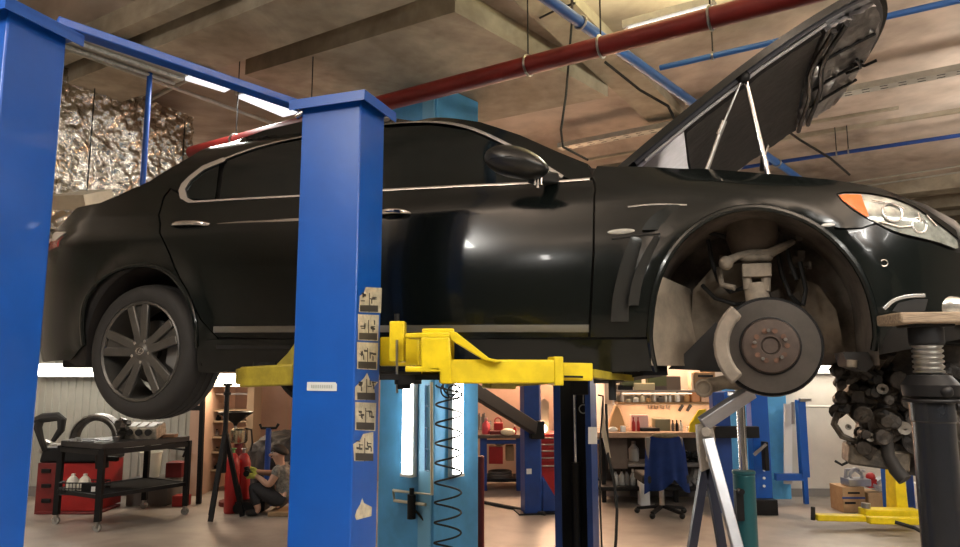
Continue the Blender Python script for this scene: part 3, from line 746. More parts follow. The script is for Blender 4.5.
strip(dpts(SS([(346, 329), (480, 328.5), (589, 328.5)])), .030, 'sill_chrome', DS)
strip(dpts(SS([(217, 222.8), (303, 219.5), (344, 218)])), .015, 'door_crease_glint', CHROME, off=.003)  # bright strip stands in for a lamp reflected along the crease
skin(SS([(179, 191), (182, 184), (190, 176), (203, 166), (224, 157.5), (226, 161), (205, 169.5), (191, 180.5), (185.5, 189), (188, 198), (196, 201.5), (188, 202.5), (181, 198)]), 'window_corner_chrome', TRIMC, off=.006, th=.008)
# rocker
skin(SS([(199, 348), (205, 341), (215, 339.5), (400, 339.5), (588, 339.5), (650, 339.5), (656, 371), (600, 372), (420, 371.5), (240, 369), (213, 373), (200, 372)]), 'side_skirt', PAINT, off=.012, th=.03)
skin(SS([(218, 345), (292, 345), (292, 349), (218, 349)]), 'skirt_groove', PLAST, off=.014, th=.005)
B().box(L(1.5, -.80, 1.65), (2.0, .10, .03)).build('sill_flange', PLAST, car)
# fender
fen = SS([(590.5, 337), (592.5, 300), (595, 250), (596.5, 188), (594.5, 180), (592, 176), (597, 166), (620, 166.5), (700, 168.5), (760, 173), (800, 176.5), (840, 181), (880, 188), (905, 197.5), (925, 208.5), (943, 220.5), (956, 230)]) + SS([(959, 239), (935, 220), (915, 206), (895, 198), (872, 193), (845, 191.5), (836, 194), (842, 202), (853, 211), (868, 220), (874, 223), (862, 227.5), (846, 228), (834, 227)]) + arf[::-1][int(len(arf) * .28):-1] + SS([(651, 337)])
skin(fen, 'front_wing', PAINT)
# bumper
bum = SS([(835, 229.5), (847, 230), (863, 229), (876, 224.5), (890, 232), (905, 237.5), (930, 243), (957, 253)]) + [(3.80, 2.06), (3.865, 1.96), (3.88, 1.88), (3.84, 1.80), (3.72, 1.765)] + SS([(950, 316), (925, 315), (900, 320), (888, 330), (880, 350)]) + arf[int(len(arf) * .66) + 2:][::-1]
skin(bum, 'front_bumper', PAINT)
# headlight
HLG = mat('headlight lens', (.40, .43, .39), .12, .3, rgb2=(.10, .11, .10), scale=9, coat=1)
hl = SS([(838, 194.5), (846, 193), (872, 194.5), (894, 199.5), (914, 207.5), (934, 221.5), (954, 237), (958, 241), (959, 250), (945, 244), (930, 239.5), (905, 234), (890, 229), (876, 222), (868, 218), (853, 209), (843, 201)])
h = skin(smooth_poly(hl + [hl[0]], 1)[:-1], 'headlight', HLG, off=-.004)
AMB = mat('amber indicator lens', (.80, .15, .01), .25, var=.2, scale=30)
skin(SS([(839, 195), (846, 194), (861, 194.5), (864, 203), (869, 216), (866, 216.5), (853, 208), (843, 200.5)]), 'indicator', AMB, off=.001, th=.006, parent=h)
for px, py, r in ((893, 212, .036), (920, 225, .028)):
    s, z = S(px, py); nrm = Vector((F(s + .02, z) - F(s - .02, z), -.04, F(s, z + .02) - F(s, z - .02))).normalized(); B().torus(L(s, F(s, z), z) - nrm * .004, r, .0045, nrm, 24, 6).build('projector_ring', TRIMC, h)
b = B()
for l in ([(872, 200), (890, 203), (904, 209)], [(880, 222), (900, 227), (912, 226)], [(918, 213), (921, 222)], [(926, 215), (936, 226)]):
    b.tube([L(*((lambda q: (q[0], F(*q) - .002, q[1]))(S(*q)))) for q in l], .003, 5)
b.build('reflector_edges', CHROME, h)
# fog lamp, chrome and lower grille
s, z = S(948, 306)
b = B(); b.ball(L(s, F(s, z) + .01, z), .07, (1.1, .35, .55), 3); b.build('fog_lamp', mat('fog lamp lens', (.7, .68, .62), .15, .7, rgb2=(.35, .33, .3), scale=20), car)
strip(SS([(884, 309), (893, 300), (908, 296), (925, 295.5)]), .012, 'bumper_chrome', TRIMC)
skin(SS([(892, 311), (898, 303), (915, 299), (928, 299), (925, 311), (905, 313)]), 'fog_lamp_recess', PLAST, off=.002)
s, z = S(884, 263); B().torus(L(s, F(s, z) - .002, z), .012, .002, (.2, -1, 0), 14, 5).build('parking_sensor', CHROME, car)
B().ball(L(*(lambda q: (q[0], F(*q), q[1]))(S(828, 225))), .012, (2, .5, .6), 2).build('bumper_clip', WHITE, car)
# arch flare lips (rolled edges)
def lip(arc, r=.013): 
    b = B(); b.tube([L(s, F(s, z) - .002, z) for s, z in arc], r, 8); return b.build('arch_lip', PAINT, car)
lip(arf); lip(arr)
# rear lamp
skin(SS([(30, 237), (66, 232), (55, 241), (30, 243)]), 'reverse_lens', mat('clear lamp lens', (.6, .57, .52), .2), off=.004)
skin(SS([(30, 243), (55, 241.5), (64, 236), (58, 247), (48, 252), (30, 254)]), 'tail_lamp', mat('red lamp lens', (.30, .01, .012), .2, coat=1), off=.004)
# boot lid and hood-side deck are part of the shell; glossy boot top
b = B(); g = []
for i in range(9):
    s = -1.08 + i * (.78 / 8); row = []
    for j in range(9):
        v = -1 + 2 * j / 8; w = abs(F(s, cr_interp(TOP, s))) - .03; row.append(b.bm.verts.new(L(s, v * w, cr_interp(TOP, s) + .012 + .035 * (1 - v * v))))
    g.append(row)
for i in range(8):
    for j in range(8): b.bm.faces.new((g[i][j], g[i + 1][j], g[i + 1][j + 1], g[i][j + 1]))
b.build('boot_lid', PAINT, car)
# roof skin
b = B(); g = []
for i in range(31):
    s = roof_sz[2][0] + (roof_sz[-1][0] - roof_sz[2][0]) * i / 30; T = roofz(s); row = []
    for j in range(11):
        v = -1 + 2 * j / 10; w = abs(F(s, T)) - .004; row.append(b.bm.verts.new(L(s, v * w, T + .03 * (1 - v * v))))
    g.append(row)
for i in range(30):
    for j in range(10): b.bm.faces.new((g[i][j], g[i + 1][j], g[i + 1][j + 1], g[i][j + 1]))
b.build('roof', PAINT, car)
# handles
def handle(px0, px1, py0, py1, lock=True):
    s0, z0 = S(px0, py0); s1, z1 = S(px1, py1); y = F((s0 + s1) / 2, z0) - .03
    b = B(); n = 12; pts = []; rr = []
    for k in range(n + 1):
        u = k / n; pts.append(L(s0 + (s1 - s0) * u, y + .035 * (2 * u - 1) ** 4, z0 + (z1 - z0) * u + .006 * math.sin(u * math.pi))); rr.append(.0145 * (1 - .55 * abs(2 * u - 1) ** 3))
    b.tube(pts, rr, 10)
    o = b.build('door_handle', CHROME, car)
    B().ball(L((s0 + s1) / 2 - .0, F((s0 + s1) / 2, z0) + .004, z0 - .012), .05, (1.2, .2, .55), 2).build('handle_recess', PAINT, car)
    return o
handle(171, 211, 225.5, 224.5); handle(378, 410, 214.5, 213)
# mirror
b = B()
def mpt(px, py, dy): s, z = hit(px, py, -1.02 + dy); return L(s, -1.02 + dy, z)
cx, cz = hit(517, 163, -1.05)
b.bm.free(); b = B()
bmesh.ops.create_uvsphere(b.bm, u_segments=28, v_segments=18, radius=1)
for v in b.bm.verts:
    x, y, z = v.co
    x = math.copysign(abs(x) ** .8, x); k = 1 - .28 * max(0, x) ; k2 = 1
    zz = z * (.066 * (1 - .30 * max(0, x) ** 2)) + (-.034) * x - .006 * x * x
    v.co = (cx + x * .136, -1.06 + y * .085, cz - Z0 + zz)
mir = b.build('door_mirror', mat('mirror housing', (.010, .011, .011), .32, coat=.1), car)
B().bar(L(cx + .05, -1.0, cz - .05), L(cx + .11, F(cx + .11, 2.45) + .01, 2.46), .06, .05).build('mirror_arm', PLAST, mir, bevel=.01)
b = B(); b.tube([L(cx - .125, -1.09, cz + .002), L(cx - .08, -1.135, cz + .006), L(cx + .0, -1.147, cz + .001), L(cx + .07, -1.12, cz - .018), L(cx + .11, -1.07, cz - .035)], .0022, 6); b.build('mirror_seam', PLAST, mir)
kx, kz = hit(538, 184, -1.03)
b = B()
for i in range(3): b.tube([L(kx - .012 + .012 * i, -1.03, kz + .03), L(kx - .014 + .014 * i, -1.035, kz - .006 - .012 * (i == 1))], .005, 6)
b.build('key_bunch', CHROME, mir)
# wing vent: chrome-lit side lamp and two curved fins
s, z = S(621, 231.5)
B().ball(L(s, F(s, z) + .002, z), .05, (1.15, .16, .24), 3).build('side_marker', mat('pale marker lens', (.42, .41, .37), .25), car)
def fin(pts, w, name='vent_fin', m=PAINT, o=.03):
    l = smooth_poly(SS(pts), 2); b = B(); rows = []
    for i, (s, z) in enumerate(l):
        u = i / (len(l) - 1); ww = w * (.35 + .65 * math.sin(math.pi * min(1, u * 1.3 + .1) * .5))
        rows.append([b.bm.verts.new(L(s + dx * ww, F(s, z) - oo, z)) for dx, oo in ((0, -.01), (.0, o), (.5, o * .75), (1, .001), (1, -.01))])
    for r0, r1 in zip(rows, rows[1:]):
        for k in range(4): b.bm.faces.new((r0[k], r1[k], r1[k + 1], r0[k + 1]))
        b.bm.faces.new((r0[4], r1[4], r1[0], r0[0]))
    b.bm.faces.new(rows[0]); b.bm.faces.new(rows[-1][::-1]); return b.build(name, m, car)
VF = mat('vent sheen', (.05, .052, .05), .25, .6)
fin([(632, 238), (622, 262), (614, 295), (612, 322)], .075, m=VF)
fin([(655, 237), (642, 258), (632, 285), (629, 306)], .05, m=VF)
fin([(672, 206), (658, 212), (647, 222), (642, 231)], .075, m=VF, o=.02)
strip(SS([(628, 207), (655, 204), (687, 205)]), .006, 'vent_edge', TRIMC)
strip(SS([(612, 239), (640, 235), (660, 234)]), .008, 'vent_edge', PLAST)
# dirt patches on the wing behind the arch are the liner showing
# --- wheel wells
def liner(c, r, yi, yo, name, m, a0=0, a1=math.pi):
    b = B(); n = 22; rows = []
    for k in range(n + 1):
        a = a0 + (a1 - a0) * k / n; p = (c[0] + math.cos(a) * r, c[1] + math.sin(a) * r)
        rows.append([b.bm.verts.new(L(p[0], y, p[1])) for y in (yo, yo + (yi - yo) * .5, yi)])
    rows = [[b.bm.verts.new(L(c[0] + r, y, 1.66)) for y in (yo, (yo + yi) / 2, yi)]] + rows + [[b.bm.verts.new(L(c[0] - r, y, 1.66)) for y in (yo, (yo + yi) / 2, yi)]]
    for r0, r1 in zip(rows, rows[1:]):
        for k in range(2): b.bm.faces.new((r0[k], r1[k], r1[k + 1], r0[k + 1]))
    # inner wall with hole left by the fan of triangles
    cc = b.bm.verts.new(L(c[0], yi, 1.66))
    for r0, r1 in zip(rows, rows[1:]): b.bm.faces.new((r0[2], r1[2], cc))
    return b.build(name, m, car)
liner(ARCHF, .398, -.42, -.90, 'wheel_liner', DUST)
liner(ARCHR, .378, -.60, -.90, 'wheel_liner', mat('dark liner', (.02, .016, .014), .9, var=.4, scale=5))
B().prism([L(2.56, -.9, 1.66), L(2.56, -.9, 1.95), L(2.60, -.86, 2.02), L(2.70, -.5, 2.0), L(2.78, -.43, 1.66)], (0, .004, 0)).build('liner_panel', mat('pale dirty panel', (.27, .225, .17), .85, var=.35, scale=8), car)
def fill(name, pts, m, y): 
    return skin([hit(px, py, y) for px, py in pts], name, m, surf=lambda s, z: y, th=.01)
# pale dusty inner structures placed in depth
fill('inner_panel', [(700, 372), (690, 330), (693, 290), (712, 268), (745, 262), (752, 300), (755, 330), (735, 372)], DUSTL if 0 else mat('dusty beige', (.20, .165, .125), .9, rgb2=(.09, .075, .055), scale=6), -.55)
fill('inner_panel', [(790, 300), (800, 278), (818, 285), (836, 310), (845, 352), (800, 358), (788, 330)], MATS['dusty beige'], -.55)
fill('lower_shield', [(668, 369), (688, 350), (716, 322), (730, 345), (736, 372)], PLAST, -.66)
# strut with bracket and wishbone
def fp(px, py, y): s, z = hit(px, py, y); return L(s, y, z)
b = B(); b.tube([fp(752, 214, -.62), fp(752, 238, -.62), fp(753, 252, -.62), fp(754, 258, -.62)], [.095, .105, .085, .06], 20); b.build('air_strut', mat('dusty dark rubber', (.11, .085, .065), .85, var=.3, scale=10), car)
b = B(); b.bar(fp(742, 272, -.70), fp(771, 271, -.70), .10, .055); b.cyl(fp(747, 276, -.72), fp(748, 290, -.72), .018).cyl(fp(766, 276, -.72), fp(766, 292, -.72), .018)
b.tube([fp(755, 285, -.7), fp(760, 310, -.72), fp(766, 330, -.75), fp(768, 345, -.76)], [.045, .05, .06, .07], 12)
b.build('knuckle', DUSTL, car, bevel=.004)
b = B(); b.tube([fp(726, 262, -.74), fp(738, 256, -.72), fp(752, 254, -.70), fp(768, 254, -.70), fp(780, 248, -.68), fp(793, 242, -.6)], [.02, .015, .022, .022, .018, .012], 8)
b.ball(fp(726, 263, -.74), .03).ball(fp(752, 258, -.7), .035, (1.4, 1, .6)).ball(fp(764, 258, -.7), .03, (1.2, 1, .6))
b.tube([fp(719, 270, -.66), fp(722, 285, -.7), fp(735, 288, -.72)], .012, 8)
b.build('upper_wishbone', DUSTL, car)
b = B()
for l in ([(708, 240), (712, 262), (718, 280), (730, 292), (744, 288)], [(702, 285), (715, 298), (735, 304), (750, 303)], [(778, 255), (782, 275), (790, 295), (800, 305)], [(785, 240), (790, 262), (797, 280)], [(705, 232), (722, 236), (738, 240)], [(800, 262), (806, 290), (803, 305)]):
    b.tube([fp(x, y, -.60 - .02 * (i % 3)) for i, (x, y) in enumerate(l)], .009, 6)
b.build('brake_hoses', BLKR, car)
b = B()
random.seed(3)
for k in range(26):
    x, y = random.uniform(700, 812), random.uniform(228, 300)
    if 735 < x < 772: continue
    p = fp(x, y, -.50 - random.uniform(0, .06)); B().box(p, (random.uniform(.015, .05), .04, random.uniform(.01, .05)), ry=random.uniform(-.5, .5)).build('inner_bracket', mat('dusty dark metal', (.12, .10, .08), .8, var=.4, scale=14), car, bevel=.003)
# lower arm and bushing
b = B(); b.cyl(fp(704, 388, -.75), fp(704, 388, -.66), .038).torus(fp(704, 388, -.755), .03, .006, (0, 1, 0)).tube([fp(708, 386, -.7), fp(725, 382, -.7), fp(742, 384, -.68), fp(770, 378, -.6)], [.03, .028, .028, .035], 10)
b.build('lower_arm', mat('dusty aluminium', (.23, .19, .14), .7, .3, var=.4, scale=12), car)
# brake disc
hs, hz = hit(770, 346, -.83)
c = L(hs, -.83, hz); ax = Vector((0, -1, 0))
DISC = mat('brake disc steel', (.24, .22, .20), .3, .95, var=.25, scale=6)
hub = B().lathe([(.105, 0), (.178, 0), (.178, -.012), (.170, -.014), (.170, -.022), (.178, -.024), (.178, -.036), (.10, -.036)], c, ax, 56, close=True).build('brake_disc', DISC, car)
B().lathe([(.001, .030), (.028, .030), (.030, .026), (.033, .026), (.035, .036), (.09, .036), (.100, .032), (.106, .004), (.106, -.03), (.001, -.03)], c, ax, 48).build('disc_hat', mat('dark rusty hat', (.075, .055, .045), .65, .4, var=.35, scale=20), hub)
b = B()
for k in range(5):
    a = 2 * math.pi * k / 5 + .4; p = c + Vector((math.cos(a) * .057, -.036, math.sin(a) * .057)); b.cyl(p, p + Vector((0, -.022, 0)), .0065, n=8)
b.build('wheel_stud', STEEL, hub)
b = B()
for k in range(10):
    a = 2 * math.pi * k / 10; p = c + Vector((math.cos(a) * .058, -.0365, math.sin(a) * .058)); b.cyl(p, p + Vector((0, -.004, 0)), .010, n=10)
b.build('hat_hole', mat('rusty bolt', (.13, .065, .04), .8, var=.5, scale=40), hub)
b = B().torus(c + Vector((0, -.003, 0)), .108, .004, ax, 48, 6); b.build('disc_step', BLKM, hub)
b = B(); pts = []
for k in range(9):
    a = R(130 + 96 * k / 8); pts.append((math.cos(a), math.sin(a)))
b.prism([c + Vector((x * .205, .03, z * .205)) for x, z in pts] + [c + Vector((x * .148, .03, z * .148)) for x, z in pts[::-1]], (0, -.085, 0))
b.build('brake_caliper', mat('caliper casting', (.25, .215, .175), .6, .3, var=.3, scale=12), car, bevel=.01)
B().lathe([(.12, .03), (.19, .03), (.195, .06), (.19, .065), (.12, .065)], c, (0, 1, 0), 40).build('splash_shield', BLKM, car)
B().cyl(c + Vector((0, .03, 0)), c + Vector((0, .45, -.02)), .035).build('axle_shaft', BLKM, car)
# --- wheels
def wheel(hubp, face, detailed=True):
    "hubp local; face -1 near, +1 far"
    b = B(); ax = Vector((0, face, 0))
    tp = [(.256, -.012), (.262, .004), (.285, .012), (.315, .008), (.336, -.008), (.346, -.030), (.350, -.06), (.351, -.12), (.350, -.19), (.346, -.215), (.335, -.235), (.3, -.25), (.256, -.23)]
    b.lathe(tp, hubp, ax, 56, close=True)
    wt_ = b.build('wheel', mat('tyre rubber', (.022, .021, .020), .75, var=.25, scale=10), car)
    b = B(); b.lathe([(.256, 0), (.2585, .004), (.252, .008), (.243, 0), (.238, -.03), (.232, -.20), (.255, -.22)], hubp, ax, 48, close=True); b.build('rim', RIMM, wt_)
    g = B()
    for h in (-.075, -.12, -.165): g.torus(hubp + ax * h, .3505, .004, ax, 56, 5)
    g.build('tread_groove', BLKR, wt_)
    b = B()
    for k in range(5):
        a = R(97 + 72 * k)
        for sg in (-1, 1):
            a0 = a + sg * R(20); a1 = a + sg * R(11.5)
            p0 = hubp + Vector((math.cos(a0) * .035, 0, math.sin(a0) * .035)) + ax * -.018; p1 = hubp + Vector((math.cos(a1) * .243, 0, math.sin(a1) * .243)) + ax * -.004
            b.bar(p0, p1, .046, .022, up=ax)
        p0 = hubp + Vector((math.cos(a) * .03, 0, math.sin(a) * .03)) + ax * -.026; p1 = hubp + Vector((math.cos(a) * .24, 0, math.sin(a) * .24)) + ax * -.012
        t_ = Vector((-math.sin(a), 0, math.cos(a)))
        b.prism([p0 + t_ * .02, p0 - t_ * .02, p1 - t_ * .06, p1 + t_ * .06], ax * -.012)
    b.build('spokes', RIMM, wt_, bevel=.006)
    b = B(); b.lathe([(.001, .0), (.028, .0), (.033, -.004), (.075, -.012), (.08, -.04), (.001, -.04)], hubp, ax, 30)
    b.build('hub', RIMM, wt_)
    b = B()
    for k in range(5):
        a = R(133 + 72 * k); p = hubp + Vector((math.cos(a) * .057, 0, math.sin(a) * .057)) + ax * -.012; b.cyl(p, p + ax * .012, .009, n=6)
    b.build('wheel_nut', CHROME if detailed else STEEL, wt_)
    # emblem: an ellipse ring with a bent bar in it
    b = B(); n = 24; pts = [hubp + ax * .001 + Vector((math.cos(2 * math.pi * i / n) * .024, 0, math.sin(2 * math.pi * i / n) * .017)) for i in range(n + 1)]
    b.tube(pts, .0022, 6); b.tube([hubp + ax * .001 + Vector((x * -face, 0, z)) for x, z in ((.008, .015), (-.010, -.008), (.016, -.008))], .0022, 6)
    b.build('emblem', CHROME, wt_)
    b = B().lathe([(.05, -.10), (.165, -.10), (.165, -.125), (.05, -.125)], hubp, ax, 36, close=True); b.build('inner_disc', mat('dull disc', (.10, .095, .09), .5, .8), wt_)
    b = B(); b.prism([hubp + ax * -.07 + Vector((math.cos(a) * r, 0, math.sin(a) * r)) for a, r in ((R(-32), .12), (R(-32), .19), (R(-5), .2), (R(22), .19), (R(22), .12))], ax * -.08); b.build('caliper', mat('pale caliper', (.35, .34, .32), .5, .5), wt_, bevel=.008)
    return wt_
RIMM = mat('dull grey alloy', (.115, .11, .10), .42, .6, var=.2, scale=10)
hs, hz = hit(137.5, 351, -.915)
wheel(L(hs, -.90, hz), -1)
wheel(L(0, .90, hz), 1, False)
# underbody
b = B().box(L(1.4, 0, 1.665), (2.1, 1.5, .03)).cyl(L(-.9, .2, 1.66), L(2.4, .2, 1.63), .035).box(L(-.6, 0, 1.68), (.5, 1.3, .06)).box(L(2.95, 0, 1.70), (.5, .7, .1))
b.build('underbody', PLAST, car, bevel=.01)
b = B().bar(fp(100, 344, -.3), fp(180, 350, -.3), .06, .04).tube([L(0, -.65, 1.73), L(.05, 0, 1.70), L(0, .65, 1.73)], .04, 10); b.build('rear_axle', BLKM, car)
B().bar(L(2.56, -.75, 1.64), L(2.30, -.45, 1.60), .12, .04).build('jack_point', BLKM, car)
B().prism([fp(843, 352, -.8), fp(868, 352, -.8), fp(874, 365, -.8), fp(866, 372, -.8), fp(848, 366, -.8)], (0, .25, 0)).build('bumper_liner', PLAST, car)
B().cyl(fp(852, 367, -.8), fp(852, 360, -.8), .018).build('liner_clip', DUSTL, car)
# --- hood, open
HT = R(33.5); hs0, hz0 = 2.44, 2.52
def Hp(u, v, off=0, wn=.735):
    "u metres up from the hinge, v -1..1 across; off is away from the outer skin"
    y = -.04 + v * (wn - .10 * max(0, (u - .7) / .6) ** 2); bow = .035 * (1 - v * v) + .05 * math.sin(min(1, u / 1.35) * math.pi) * .6 - .16 * max(0, (u - 1.05)) ** 1.6
    n = (-math.sin(HT), math.cos(HT)); k = bow - off
    return L(hs0 + u * math.cos(HT) + n[0] * k, y, hz0 + u * math.sin(HT) + n[1] * k)
def ulen(v): return 1.24 + .16 * (1 - v * v)
def hpanel(u0f, u1f, v0, v1, off, th, name, m, nu=24, nv=16, rag=0, parent=None):
    b = B()
    lay = []
    for o in (off, off + th):
        g = []
        for i in range(nu + 1):
            row = []
            for j in range(nv + 1):
                v = v0 + (v1 - v0) * j / nv; u = u0f(v) + (u1f(v) - u0f(v)) * i / nu
                row.append(b.bm.verts.new(Hp(u, v, o + rag * MN.noise(Vector((i * .7, j * .6, 1))))))
            g.append(row)
        lay.append(g)
    A_, C_ = lay
    for i in range(nu):
        for j in range(nv):
            b.bm.faces.new((A_[i][j], A_[i + 1][j], A_[i + 1][j + 1], A_[i][j + 1])); b.bm.faces.new((C_[i][j], C_[i][j + 1], C_[i + 1][j + 1], C_[i + 1][j]))
    ring = [(i, 0) for i in range(nu)] + [(nu, j) for j in range(nv)] + [(i, nv) for i in range(nu, 0, -1)] + [(0, j) for j in range(nv, 0, -1)]
    for a, c in zip(ring, ring[1:] + ring[:1]): b.bm.faces.new((A_[a[0]][a[1]], A_[c[0]][c[1]], C_[c[0]][c[1]], C_[a[0]][a[1]]))
    return b.build(name, m, parent or car, ang=50)
hood = hpanel(lambda v: -.02, ulen, -1, 1, 0, .03, 'hood', PAINT)
INN = mat('hood inner frame', (.10, .10, .115), .4, .3, coat=.3)
hpanel(lambda v: .06, lambda v: ulen(v) - .03, -.955, .955, .03, .012, 'inner_frame', INN, parent=hood)
hpanel(lambda v: .31, lambda v: .98, -.86, .90, .044, .020, 'insulation_pad', mat('black insulation felt', (.035, .030, .027), .85, var=.3, scale=6, bump=.3), rag=.006, parent=hood)
CRK = mat('crinkled grey shield', (.34, .33, .34), .28, .8, var=.4, scale=7, bump=.8, bscale=10)
hpanel(lambda v: 1.0, lambda v: ulen(v) - .06, -.86, .90, .044, .022, 'front_shield', CRK, nu=16, nv=20, rag=.02, parent=hood)
b = B()
for v in (-.93,): b.tube([Hp(u, v, .05) for u in (.1, .4, .7, 1.0)], .007, 6)
b.build('edge_seal', mat('pale seal', (.42, .42, .44), .5), hood)
b = B()
for u in (1.0, 1.06): b.tube([Hp(u + .02 * math.sin(v * 5), v, .085) for v in [-.88 + .16 * k for k in range(12)]], .012, 6)
for v in (-.3, .2, .55): b.tube([Hp(u, v, .075) for u in (1.02, 1.12, 1.22, 1.3)], .008, 6)
b.build('shield_rib', BLKM, hood)
b = B(); b.tube([Hp(1.24, .15, .06), Hp(1.28, .15, .11), Hp(1.33, .12, .12)], .008, 6).tube([Hp(1.22, .25, .08), Hp(1.26, .15, .11), Hp(1.24, .0, .09)], .008, 6)
b.build('hood_latch', BLKM, hood)
LIL = mat('pale inner metal', (.42, .40, .46), .35, .6, var=.25, scale=14)
hpanel(lambda v: .03, lambda v: .30, -.92, .6, .046, .015, 'hinge_plate', LIL, nu=5, nv=8, rag=.01, parent=hood)
b = B()
def sp(px, py, y): s, z = hit(px, py, y); return L(s, y, z)
p0 = sp(743, 77, -.74); 
b.tube([p0, sp(722, 127, -.74)], .0045, 8); b.tube([sp(723, 124, -.74), sp(706, 172, -.74)], .010, 10).cyl(sp(724, 121, -.74), sp(719, 134, -.74), .013)
b.build('gas_strut', STEEL, hood)
B().tube([p0 + Vector((.01, .02, 0)), sp(768, 175, -.72)], .0105, 10).build('prop_rod', CHROME, hood)
B().ball(p0, .03, (1, .6, 1)).box(p0 + Vector((.0, 0, .025)), (.07, .03, .02), ry=-HT).build('strut_mount', BLKM, hood)
b = B(); b.tube([sp(767, 146, .3), sp(763, 157, .2), sp(762, 170, .15)], .012, 6).tube([sp(757, 152, .7), sp(738, 170, .7)], .010, 6); b.build('hinge_arm', STEEL, hood)
# windscreen scuttle edge
B().tube([L(2.36, -.76, 2.49), L(2.44, -.70, 2.49), L(2.46, 0, 2.52), L(2.44, .70, 2.49)], .012, 8).build('scuttle_seal', BLKR, car)
# --- engine hanging below the front
ENG = mat('oily engine casting', (.065, .052, .040), .55, .35, rgb2=(.012, .010, .009), scale=9, bump=.6, bscale=30)
ENG2 = mat('dusty engine casting', (.13, .105, .075), .6, .3, rgb2=(.04, .035, .03), scale=12, bump=.4, bscale=30)
random.seed(11)
ex = lambda px, py, y=-.30: fp(px, py, y)
b = B()
b.prism([ex(848, 372), ex(868, 350), ex(905, 335), ex(965, 335), ex(985, 420), ex(970, 470), ex(925, 478), ex(895, 472), ex(868, 455), ex(872, 430), ex(852, 410)], (0, .42, 0))
for k in range(170):
    a = random.random(); x = random.uniform(838, 975); y = random.uniform(372, 452)
    if x < 860 and y > 410: continue
    p = ex(x, y, -.33 + random.uniform(-.05, .02))
    if k % 3: b.cyl(p, p + Vector((random.uniform(-.03, .03), -random.uniform(.03, .09), random.uniform(-.02, .02))), random.uniform(.012, .04), n=10)
    else: b.box(p, (random.uniform(.03, .1), .06, random.uniform(.02, .07)), ry=random.uniform(-.6, .6), rz=random.uniform(-.4, .4))
eng = b.build('engine', ENG, car, bevel=.004)
b = B()
for k in range(6):
    p = ex(838 + k * 9, 384 - k * 4, -.36); b.cyl(p, p + Vector((.02, -.07, .05)), .022, n=10)
b.tube([ex(832, 372, -.4), ex(840, 368, -.42), ex(856, 366, -.40), ex(875, 378, -.40)], .022, 8); b.ball(ex(838, 370, -.42), .032)
b.build('intake', ENG, eng)
b = B()
b.tube([ex(838, 412, -.38), ex(834, 424, -.38), ex(842, 436, -.38), ex(857, 442, -.38), ex(865, 430, -.38), ex(858, 414, -.38), ex(845, 406, -.38)], .014, 8)
b.tube([ex(838, 408, -.36), ex(856, 404, -.36), ex(880, 414, -.36), ex(895, 436, -.38)], .02, 8)
b.tube([ex(848, 392, -.36), ex(862, 400, -.38), ex(880, 402, -.38), ex(900, 392, -.38)], .016, 8)
b.build('engine_pipe', ENG2, eng)
b = B()
for x, y, r in ((884, 424, .07), (914, 440, .055), (893, 392, .045), (925, 398, .06)):
    p = ex(x, y, -.36); b.lathe([(r * .3, .03), (r * .35, .05), (r * .8, .045), (r, .06), (r, .02), (r * .2, .02)], p, (0, -1, 0), 24)
b.build('pulley', ENG, eng)
for x, y, r in ((882, 389, .022), (904, 428, .026), (905, 430, .018), (870, 437, .018), (848, 427, .012)):
    p = ex(x, y, -.42); B().lathe([(r * .4, .0), (r * .4, .01), (r, .012), (r, 0)], p, (0, -1, 0), 16).build('engine_plug', mat('pale worn metal', (.22, .20, .17), .5, .5), eng)
b = B().tube([ex(882, 400, -.38), ex(886, 430, -.40), ex(888, 455, -.40), ex(896, 470, -.40), ex(905, 480, -.42)], [.025, .024, .025, .028, .028], 14); b.build('radiator_hose', mat('oily rubber', (.02, .016, .013), .7, var=.5, scale=20), eng)
B().bar(ex(845, 452, -.3), ex(905, 460, -.3), .2, .08).build('oil_pan', ENG2, eng, bevel=.01)
B().tube([ex(835, 461, -.35), ex(842, 465, -.36), ex(850, 461, -.36), ex(860, 463, -.36)], .006, 6).build('loose_wire', BLKR, eng)
B().bar(ex(905, 330, -.2), ex(955, 333, -.2), .3, .12).cyl(ex(890, 372, -.3), L(3.3, -.25, 1.75), .04).build('engine_mount', BLKM, eng, bevel=.01)
# ------------------------------------------------------------------ foreground jacks
def Vz(x, y, z): return Vector((x, y, z))
p = floor_at(937, 2.32); top = at(918, 320, 2.32)
js = thing('jack_stand', 'tall black screw jack post with wooden top under the front of the car', 'jack', (top.x + .022, 2.32, 0))
zt = at(918, 314, 2.32).z; zn = at(918, 391, 2.32).z
bx = lambda z: 0
B().lathe([(.10, 0), (.10, .01), (.064, .03), (.062, zn - .10), (.066, zn - .095), (.066, zn - .02), (.001, zn - .02)], (0, 0, 0), n=36).build('tube', mat('black gloss tube', (.012, .014, .018), .25, var=.3, scale=8), js)
B().lathe([(.055, zn - .03), (.082, zn - .015), (.085, zn + .02), (.062, zn + .05), (.040, zn + .055), (.03, zn + .05)], n=30).torus((0, 0, zn - .03), .078, .006).build('collar', BLKM, js)
B().ball((.0, -.075, zn + .0), .022).cyl((.07, -.01, zn - .05), (.11, -.01, zn - .05), .014).build('clamp_screws', BLKM, js)
pts = [(.030, zn + .04)]
z = zn + .055
while z < zt - .09: pts += [(.040, z), (.046, z + .004), (.046, z + .010), (.040, z + .014)]; z += .017
B().lathe(pts + [(.03, z)], n=26).build('screw', STEEL, js)
B().lathe([(.045, zt - .105), (.052, zt - .10), (.052, zt - .035), (.048, zt - .03)], n=26).box((0, 0, zt - .035), (.13, .11, .02)).build('head', BLKM, js, bevel=.004)
